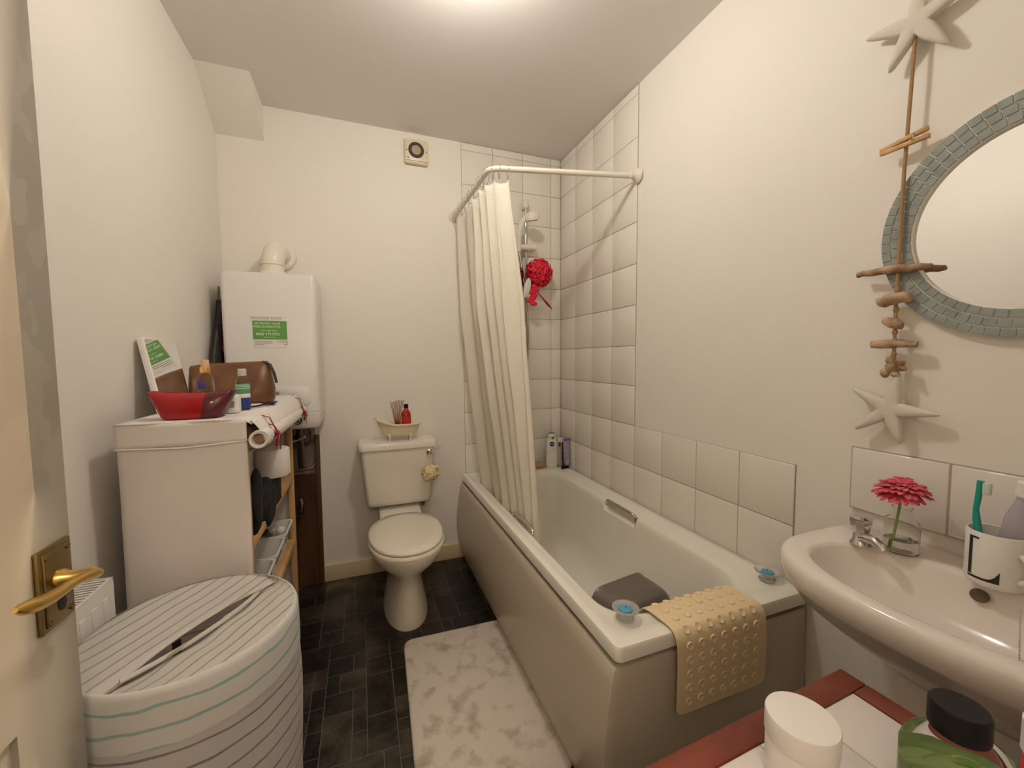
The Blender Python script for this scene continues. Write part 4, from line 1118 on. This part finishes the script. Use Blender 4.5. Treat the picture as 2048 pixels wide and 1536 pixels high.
b = B(); b.lathe([(.013, 0), (.013, .002)], M=T((-.108, WY, .771)) @ rot('Y', -66), seg=24, sx=1, sy=1.1); obj('overflow_hole', b, mat('overflow_brown', (.10, .065, .04), .6), sk)
b = B(); b.lathe([(.022, 0), (.022, .003), (.016, .003)], (-.235, WY, .6745), 24); obj('drain', b, CHROME, sk)
def tap(y, label):
    c = (-.148, y, WZ)
    t = thing('basin_tap', c, label, 'tap', 'chrome pillar taps on the washbasin')
    b = B(); b.lathe([(.021, 0), (.021, .004), (.016, .010), (.014, .03), (.012, .034)], c, 24)
    b.tube([(c[0], y + .004, WZ + .014), (c[0] - .004, y - .014, WZ + .022), (c[0] - .010, y - .034, WZ + .024), (c[0] - .015, y - .050, WZ + .018), (c[0] - .017, y - .055, WZ + .010)], [.014, .014, .0115, .010, .009], 14)
    obj('spout', b, CHROME, t, smooth=60)
    b = B(); b.lathe([(.014, .028), (.018, .036), (.023, .060), (.022, .066), (.013, .070), (.002, .071)], c, 8); obj('tap_head', b, CHROME, t, smooth=20)
    return t
t0 = tap(-1.858, 'faceted chrome tap at the bath end of the washbasin')
t1 = dup(t0, (0, -.330, 0), 'faceted chrome tap at the door end of the washbasin')
b = B()
for k in range(26):
    x = -.112 - .0012 * k; z = .735 - .0030 * k; b.ball((-.135 - .0008 * k, WY - .062 - .0004 * k, .79 - .0042 * k), .0018, 8)
o = obj('plug_chain', b, CHROME, None, base=(-.14, WY - .06, .69)); tag(o, 'ball plug chain hanging into the washbasin', 'chain')
# vase & flower
c = (-.100, -1.913, WZ + .0005)
t = thing('bud_vase', c, 'small clear glass bud vase on the washbasin ledge', 'vase')
b = B(); b.lathe([(.030, 0), (.033, .002), (.033, .064), (.030, .074), (.018, .084), (.015, .096), (.019, .106), (.0175, .106), (.0135, .096), (.0165, .085), (.0285, .073), (.0312, .063), (.0312, .005), (.002, .004)], c, 32); obj('glass_body', b, GLASS, t, smooth=60)
b = B(); b.lathe([(.0306, .0052), (.0306, .010), (.0306, .030), (.002, .030)], c, 28); obj('water', b, WATER, t)
fc = V((-.104, -1.912, .951))
t = thing('gerbera_flower', (fc.x, fc.y, WZ + .008), 'pink artificial gerbera flower standing in the glass vase', 'flower')
b = B(); b.tube([(-.111, -1.902, WZ + .008), (-.108, -1.905, WZ + .05), (-.104, -1.909, WZ + .10), tuple(fc + V((0, 0, -.006)))], .0028, 10); obj('stem', b, STEM, t)
b = B(); rf = random.Random(9)
Mf = T(fc) @ rot('Y', -6)
for lay, (npt, R, el, w) in enumerate(((24, .050, -6, .0092), (24, .048, 6, .0088), (22, .040, 18, .0080), (16, .028, 36, .0066))):
    for k in range(npt):
        az = 2 * PI * (k + .5 * lay + rf.uniform(-.2, .2)) / npt; e = math.radians(el + rf.uniform(-6, 6)); Rk = R * rf.uniform(.9, 1.06)
        d = V((math.cos(az) * math.cos(e), math.sin(az) * math.cos(e), math.sin(e))); sdv = V((-math.sin(az), math.cos(az), 0)); up = d.cross(sdv) * -1
        rows = []
        for i in range(7):
            s = i / 6; wd = w * math.sin(PI * min(1, .12 + .80 * s)) ** .7
            cen = d * (.004 + Rk * s) + V((0, 0, -1)) * .010 * s * s + V((0, 0, .003 * lay))
            rows.append([cen + sdv * wd + V((0, 0, .0016)), cen, cen - sdv * wd + V((0, 0, .0016))])
        vs = [Mf @ p for r_ in rows for p in r_]
        b._new(vs, [(3 * i + j, 3 * i + j + 1, 3 * i + j + 4, 3 * i + j + 3) for i in range(6) for j in range(2)])
o = obj('petals', b, PINK, t, smooth=60, rec=False); md = o.modifiers.new('t', 'SOLIDIFY'); md.thickness = .0007
b = B(); b.ball(Mf @ V((0, 0, .008)), (.011, .011, .006), 16); obj('flower_heart', b, CORE, t)
# mug
c = (-.098, -2.062, WZ + .0005)
t = thing('mug', c, 'white mug with black letter outline holding toothbrush and toothpaste', 'mug')
b = B(); b.lathe([(.036, 0), (.040, .003), (.0415, .010), (.0415, .107), (.0405, .1085), (.0385, .1075), (.0385, .010), (.034, .006), (.002, .006)], c, 48); obj('mug_body', b, WHITEP, t, smooth=60)
b = B()
ha = math.radians(-112); hd = V((math.cos(ha), math.sin(ha), 0))
b.tube([V(c) + hd * (.040 + .030 * math.sin(PI * k / 12)) + V((0, 0, .022 + .055 * k / 12)) for k in range(13)], .0055, 12); obj('handle', b, WHITEP, t)
# printed letter: wraps on the mug, facing the camera side
b = B()
def mp(a, z, r=.0421): return V((c[0] + r * math.cos(a), c[1] + r * math.sin(a), c[2] + z))
def band(a0, a1, z0, z1, n=16, zt=None):
    b.grid(lambda u_, v_: mp(a0 + (a1 - a0) * u_, (z0 + (z1 - z0) * v_) if zt is None else z0 + (zt(u_) - z0) * v_), n, 1)
A0 = math.radians(144); A1 = math.radians(208)
band(A0, A0 + .16, .020, .097, 4); band(A0, A0 + .40, .094, .098, 8); band(A0, A1, .014, .0185, 16)
band(A1 - .42, A1, .0165, .02, 12, zt=lambda u_: .019 + .020 * u_ ** 2.2)
obj('letter_print', b, INKD, t, rec=False)
t = thing('toothbrush', (-.105, -2.045, WZ + .01), 'teal toothbrush leaning in the white mug', 'toothbrush')
b = B(); b.tube([(-.115, -2.066, WZ + .010), (-.110, -2.050, WZ + .06), (-.106, -2.038, WZ + .105), (-.102, -2.034, WZ + .125), (-.104, -2.033, WZ + .145), (-.106, -2.036, WZ + .17), (-.106, -2.038, WZ + .205)], [.005, .006, .0065, .006, .0045, .005, .0055], 12); obj('handle', b, TEAL, t)
b = B(); b.box(-.112, -.100, -2.053, -2.042, WZ + .178, WZ + .203, .002); obj('bristles', b, mat('pale_bristle', (.62, .72, .62), .7), t)
t = thing('toothpaste_tube', (-.09, -2.078, WZ + .012), 'clear toothpaste tube with white flip cap in the mug', 'toothpaste')
q0, q1 = V((-.090, -2.072, WZ + .012)), V((-.098, -2.094, WZ + .185))
b = B(); b.tube([q0.lerp(q1, k / 8) for k in range(9)], [.010, .016, .018, .019, .0195, .019, .0185, .014, .009], 20); obj('tube_body', b, mat('clear_lilac_plastic', (.62, .57, .63), .12, 0, Transmission_Weight=.35, IOR=1.35), t)
b = B(); b.tube([q0.lerp(q1, 1.0), q0.lerp(q1, 1.03), q0.lerp(q1, 1.18), q0.lerp(q1, 1.2)], [.009, .0145, .0135, .010], 20); obj('cap', b, WHITEP, t)
b = B(); b.tube([(-.078, -2.085, WZ + .012), (-.07, -2.108, WZ + .14), (-.068, -2.115, WZ + .17)], [.008, .011, .006], 14)
o = obj('hair_brush', b, mat('dusty_pink', (.42, .22, .18), .5), None, base=(-.078, -2.085, WZ + .012)); tag(o, 'dusty pink tube standing behind the toothpaste in the mug', 'tube')

# ================================================================ SIDE TABLE
def tq(x, y, z): return V((x, y, z))
tz = .72
tb = thing('side_table', (-.75, -2.25, 0), 'red-stained wooden side table with white tiled top below the washbasin', 'table')
Mt = T((-.512, -2.030, 0)) @ rot('Z', 2.2)
TW, TD = .52, .40
def tbox(b, x0, x1, y0, y1, z0, z1, bv=0): b.box(x0, x1, y0, y1, z0, z1, bv, M=Mt)
b = B()
tbox(b, -TW, 0, -.038, 0, tz - .022, tz, .003); tbox(b, -TW, 0, -TD, -TD + .038, tz - .022, tz, .003)
tbox(b, -.038, 0, -TD + .038, -.038, tz - .022, tz, .003); tbox(b, -TW, -TW + .038, -TD + .038, -.038, tz - .022, tz, .003)
obj('frame', b, REDT, tb)
b = B(); b.mi = 1; tbox(b, -TW + .038, -.038, -TD + .038, -.038, tz - .014, tz - .0035); b.mi = 0
nx_, ny_ = 4, 3
for i in range(nx_):
    for j in range(ny_):
        x0 = -TW + .0385 + i * (TW - .077) / nx_; y0 = -TD + .0385 + j * (TD - .077) / ny_
        tbox(b, x0 + .001, x0 + (TW - .077) / nx_ - .001, y0 + .001, y0 + (TD - .077) / ny_ - .001, tz - .010, tz - .0015, .001)
obj('tiled_top', b, [TTILE, mat('pale_grout', (.55, .47, .40), .8)], tb)
for x in (-TW + .025, -.025):
    for y in (-TD + .025, -.025):
        b = B(); b.box(x - .018, x + .018, y - .018, y + .018, 0, tz - .022, .003, M=Mt); obj('leg', b, REDT, tb)
b = B()
for y in (-.03, -TD + .03): tbox(b, -TW + .04, -.04, y - .008, y + .008, tz - .08, tz - .022)
for x in (-.03, -TW + .03): tbox(b, x - .008, x + .008, -TD + .04, -.04, tz - .08, tz - .022)
obj('apron', b, REDT, tb)
zt = tz + .0003
c = (-.762, -2.128, zt)
t = thing('cream_jar', c, 'white screw-top cream jar on the corner of the side table', 'jar')
b = B(); b.lathe([(.036, 0), (.039, .003), (.0395, .048), (.037, .052), (.034, .054)], c, 44); jb = obj('jar_body', b, WHITEP, t)
b = B(); b.lathe([(.0398, .050), (.0405, .052), (.0405, .078), (.0395, .0802), (.002, .0806)], c, 48); obj('lid', b, WHITEP, t, smooth=40)
for k, (s, z, sz) in enumerate((('BODY BUTTER', .036, .009), ('rich moisture', .026, .006))):
    pass
b = B(); b.grid(lambda u_, v_: V((c[0] + .0398 * math.cos(math.radians(205 + 80 * u_)), c[1] + .0398 * math.sin(math.radians(205 + 80 * u_)), c[2] + .008 + .032 * v_)), 16, 1); lb = obj('label', b, mat('pale_label', (.62, .55, .58), .5), jb, rec=False)
b = B()
for k in range(7): b.grid(lambda u_, v_: V((c[0] + .0401 * math.cos(math.radians(232 + 44 * u_)), c[1] + .0401 * math.sin(math.radians(232 + 44 * u_)), c[2] + .012 + .0038 * k + .0016 * v_)), 10, 1)
obj('label_text', b, mat('plum_ink', (.12, .07, .12), .5), lb, rec=False)
c = (-.632, -2.220, zt)
t = thing('mouthwash_bottle', c, 'clear bottle of green liquid with ribbed black cap on the side table', 'bottle')
b = B(); b.lathe([(.044, 0), (.047, .004), (.047, .070), (.042, .083), (.028, .094), (.022, .098), (.022, .106)], c, 44, sx=1.12, sy=.85, M=T(c) @ rot('Z', -35)); obj('bottle_body', b, CLEARP, t, smooth=60)
b = B(); b.lathe([(.042, .003), (.0445, .006), (.0445, .050), (.002, .050)], c, 44, M=T(c) @ rot('Z', -35), sx=1.12, sy=.85); obj('green_liquid', b, GREENL, t, smooth=40)
b = B()
pr = []
nk = 60
for r_, z in ((.0255, .100), (.0262, .103), (.0262, .129), (.0245, .1315), (.002, .132)):
    pr.append([V((c[0] + (r_ + (.0005 if i % 2 and .003 < r_ else 0)) * math.cos(2 * PI * i / nk), c[1] + (r_ + (.0005 if i % 2 and .003 < r_ else 0)) * math.sin(2 * PI * i / nk), c[2] + z)) for i in range(nk)])
b.loft(pr); obj('cap', b, BLK, t, smooth=40)
c = (-.535, -2.268, zt)
t = thing('spray_bottle', c, 'white bottle with orange-red collar at the right edge of the side table', 'bottle')
b = B(); b.lathe([(.024, 0), (.027, .004), (.027, .062), (.022, .070)], c, 30); obj('bottle_body', b, REDI, t)
b = B(); b.lathe([(.026, .066), (.029, .070), (.029, .108), (.022, .114)], c, 30); obj('cap', b, WHITEP, t)

# ================================================================ ROUND MIRROR
MY, MZ = -2.053, 1.546
t = thing('round_mirror', (-.01, MY, MZ - .25), 'round wall mirror framed in grey-green mosaic tiles', 'mirror')
MR = T((0, MY, MZ)) @ rot('Y', -90)       # local z -> -X
b = B(); b.lathe([(.249, .0005), (.250, .002), (.250, .016), (.248, .018), (.190, .018), (.188, .016), (.188, .008)], M=MR, seg=96, cap0=True, cap1=False); fr_ = obj('backing_ring', b, MGROUT, t, smooth=40)
b = B()
rads = [(.1905, .2085), (.2105, .2285), (.2305, .2485)]
for q, (ra, rb) in enumerate(rads):
    n = [58, 62, 66][q]
    for k in range(n):
        a0 = 2 * PI * (k + .3 * q) / n + .0045; a1 = 2 * PI * (k + 1 + .3 * q) / n - .0045
        j = random.uniform(-.0004, .0004)
        vs = []
        for a in (a0, a1):
            for r_ in (ra, rb):
                for z in (.0165, .0205 + j): vs.append(MR @ V((r_ * math.cos(a), r_ * math.sin(a), z)))
        b._bev(vs, [(0, 1, 3, 2), (4, 6, 7, 5), (0, 4, 5, 1), (2, 3, 7, 6), (0, 2, 6, 4), (1, 5, 7, 3)], .0008, 1, None)
obj('mosaic_tiles', b, MOSA, t, smooth=30)
b = B(); b.lathe([(.1895, .006), (.1895, .0085)], M=MR, seg=96); obj('mirror_pane', b, MIRROR, t, smooth=20)

# ================================================================ DRIFTWOOD GARLAND
g = thing('hanging_garland', (-.03, -1.845, 1.03), 'beach garland of white starfish, driftwood and a peg hanging on jute cord', 'wall hanging')
b = B(); b.tube([(-.006, -1.858, 2.50), (-.028, -1.857, 2.15), (-.030, -1.853, 1.90), (-.030, -1.848, 1.70), (-.030, -1.846, 1.40), (-.030, -1.848, 1.22)], .0041, 8)
for z in (1.425, 1.375, 1.32, 1.265): b.ball((-.030, -1.847, z), (.006, .006, .009), 10)
obj('jute_cord', b, CORD, g, smooth=80)
def star(c, R, angs, lens, name='starfish'):
    """c = (y,z) centre; angles in the wall plane as seen in the room (0 = towards the door, 90 = up)"""
    n = 5; th = .011
    def P(a, r, x): return V((-.030 - x, c[0] - r * math.cos(a), c[1] + r * math.sin(a)))
    out = []
    for k in range(5):
        a = math.radians(angs[k]); nxt = math.radians(angs[(k + 1) % 5] + (360 if angs[(k + 1) % 5] < angs[k] else 0))
        L = lens[k] * R
        st_ = ((.42 * L, .150 * R), (.70 * L, .098 * R), (.90 * L, .055 * R), (.975 * L, .030 * R))
        for r_, w in st_: out.append((a - math.atan2(w, r_), math.hypot(r_, w)))
        out.append((a, L))
        for r_, w in reversed(st_): out.append((a + math.atan2(w, r_), math.hypot(r_, w)))
        m = (a + nxt) / 2; out.append((m, .275 * R / max(.6, math.cos((nxt - a) / 2 - math.radians(36)))))
    front = [P(a, r_, th * .15) for a, r_ in out]
    fr2 = [P(a, r_ * .93, th * .75) for a, r_ in out]
    mid = [P(a, r_ * .80, th * 1.0) for a, r_ in out]; mid2 = [P(a, r_ * .35, th * 1.12) for a, r_ in out]
    back = [P(a, r_ * .96, -th * .45) for a, r_ in out]
    b = B(); b.loft([back, front, fr2, mid, mid2]); s = obj(name, b, STARM, g, smooth=50)
    b = B()
    for k in range(5):
        a = math.radians(angs[k]); L = lens[k] * R
        b.tube([P(a, .26 * L, th * .93), P(a + .03, .5 * L, th * .86), P(a, .78 * L, th * .70)], [.0008, .0022, .0009], 6)
    obj('arm_groove', b, CRACK, s)
star((-1.856, 2.045), .106, [12, 86, 163, 240, 304], [1.1, 1.0, 1.0, .92, 1.02])
star((-1.845, 1.127), .096, [-2, 80, 150, 221, 287], [1.0, .98, 1.0, 1.0, .92])
def drift(c0, c1, r, seed, bend=.0):
    rd = random.Random(seed); b = B(); a, z = V(c0), V(c1); n = 12
    pts = [a.lerp(z, k / n) + V((0, 0, bend * math.sin(PI * k / n) + rd.uniform(-.001, .001))) for k in range(n + 1)]
    b.tube(pts, [r * (.35 + .65 * math.sin(PI * min(1, (k + 1.3) / (n + 2.4))) ** .6) for k in range(n + 1)], 12)
    for v in b.b.verts: v.co += V((1, .6, 1)) * r * .35 * noise.noise(v.co * 55 + V((seed, 0, 0)))
    return obj('driftwood_piece', b, DRIFT, g, smooth=70)
drift((-.034, -1.762, 1.476), (-.036, -1.912, 1.468), .0098, 1, .004)
drift((-.034, -1.811, 1.396), (-.034, -1.876, 1.402), .0155, 2, .004)
drift((-.034, -1.824, 1.352), (-.034, -1.863, 1.334), .012, 3)
drift((-.034, -1.801, 1.292), (-.034, -1.893, 1.288), .0115, 4, .002)
b = B()
for (dy, dz, r_) in ((0, 0, .015), (.014, -.012, .011), (-.014, .012, .012), (-.020, -.004, .009), (.004, .016, .009), (-.008, -.018, .009)):
    b.ball((-.036, -1.848 + dy, 1.232 + dz), (.010, r_, r_), 14)
for v in b.b.verts: v.co += V((1, 1, 1)) * .006 * noise.noise(v.co * 70)
obj('driftwood_knot', b, DRIFT, g, smooth=70)
b = B()
for sg in (0, 1):
    A_, C_ = V((-.038, -1.802, 1.7745 - .0065 * sg)), V((-.038, -1.893 - .003 * sg, 1.7865 - .0185 * sg))
    d = (C_ - A_).normalized(); up_ = V((1, 0, 0)).cross(d).normalized()
    if up_.z < 0: up_ = -up_
    offz = 0
    vs = []
    for e in (A_, C_):
        for xx in (-.005, .005):
            for hh in (-.0048, .0048): vs.append(e + V((xx, 0, 0)) + up_ * (hh + offz))
    b.hexa(vs, .001)
pg = obj('clothes_peg', b, PEGW, g, smooth=30)
b = B(); b.tube([(-.045, -1.868, 1.786), (-.0455, -1.870, 1.776), (-.044, -1.866, 1.770)], .0018, 8); obj('peg_spring', b, CHROME, pg)
b = B(); b.ball((-.033, -1.842, 2.165), (.007, .016, .008), 12); obj('driftwood_piece', b, DRIFT, g)

# ================================================================ CEILING LIGHT + LIGHTING
LX, LY = -.955, -1.26
t = thing('ceiling_light', (LX, LY, 2.46), 'opal glass globe lamp fixed to the ceiling above the bath mat', 'ceiling light')
b = B(); b.lathe([(.055, 2.565), (.055, 2.545), (.048, 2.542)], (LX, LY, 0), 36); obj('lamp_base', b, WHITEP, t)
b = B(); b.ball((LX, LY, 2.492), (.062, .062, .055), 32); gl = obj('lamp_globe', b, LAMP, t, smooth=80)
nt = LAMP.node_tree; nt.nodes.clear()
em = nt.nodes.new('ShaderNodeEmission'); em.inputs[0].default_value = (1.0, .945, .86, 1); em.inputs[1].default_value = 140
ou = nt.nodes.new('ShaderNodeOutputMaterial'); nt.links.new(em.outputs[0], ou.inputs[0])
w = bpy.data.worlds.new('World'); S.world = w; w.use_nodes = True
w.node_tree.nodes['Background'].inputs[0].default_value = (.9, .85, .8, 1); w.node_tree.nodes['Background'].inputs[1].default_value = .12
HFILL = bpy.data.materials.new('hall_fill_glow'); HFILL.use_nodes = True  # warm glow of the added hallway fill globe
nt = HFILL.node_tree; nt.nodes.clear()
em = nt.nodes.new('ShaderNodeEmission'); em.inputs[0].default_value = (1.0, .84, .66, 1); em.inputs[1].default_value = 21
ou = nt.nodes.new('ShaderNodeOutputMaterial'); nt.links.new(em.outputs[0], ou.inputs[0])
t = thing('hall_fill_lamp', (-1.25, -3.15, 1.80), 'added fill light globe, unseen in the hallway behind the doorway', 'lamp')  # unseen globe on a cord, added to lift the lower walls through the doorway
b = B(); b.ball((-1.25, -3.15, 1.95), .15, 32); obj('lamp_globe', b, HFILL, t, smooth=80)
b = B(); b.tube([(-1.25, -3.15, 2.09), (-1.25, -3.15, 2.56)], .004, 8); b.lathe([(.045, 2.545), (.045, 2.565)], (-1.25, -3.15, 0), 24); obj('fill_lamp_cord', b, WHITEP, t)

# ================================================================ CAMERA
cam = bpy.data.cameras.new('camera'); co = bpy.data.objects.new('camera', cam); COL.objects.link(co)
r_ = V((0.93625328, -0.35126213, -0.00668632)); u_ = V((0.02864382, 0.05735119, 0.99794307))
u_ = (u_ - r_ * u_.dot(r_)).normalized(); k_ = r_.cross(u_)
co.matrix_world = Matrix(((r_.x, u_.x, k_.x, -1.27802), (r_.y, u_.y, k_.y, -2.4535), (r_.z, u_.z, k_.z, 1.2615), (0, 0, 0, 1)))
cam.sensor_width = 36; cam.sensor_fit = 'HORIZONTAL'; cam.lens = 801.98 / 2048 * 36; cam.clip_start = .02
S.camera = co
vs_ = S.view_settings; vs_.view_transform = 'Standard'; vs_.look = 'None'; vs_.exposure = 0; vs_.gamma = 1; vs_.use_curve_mapping = False
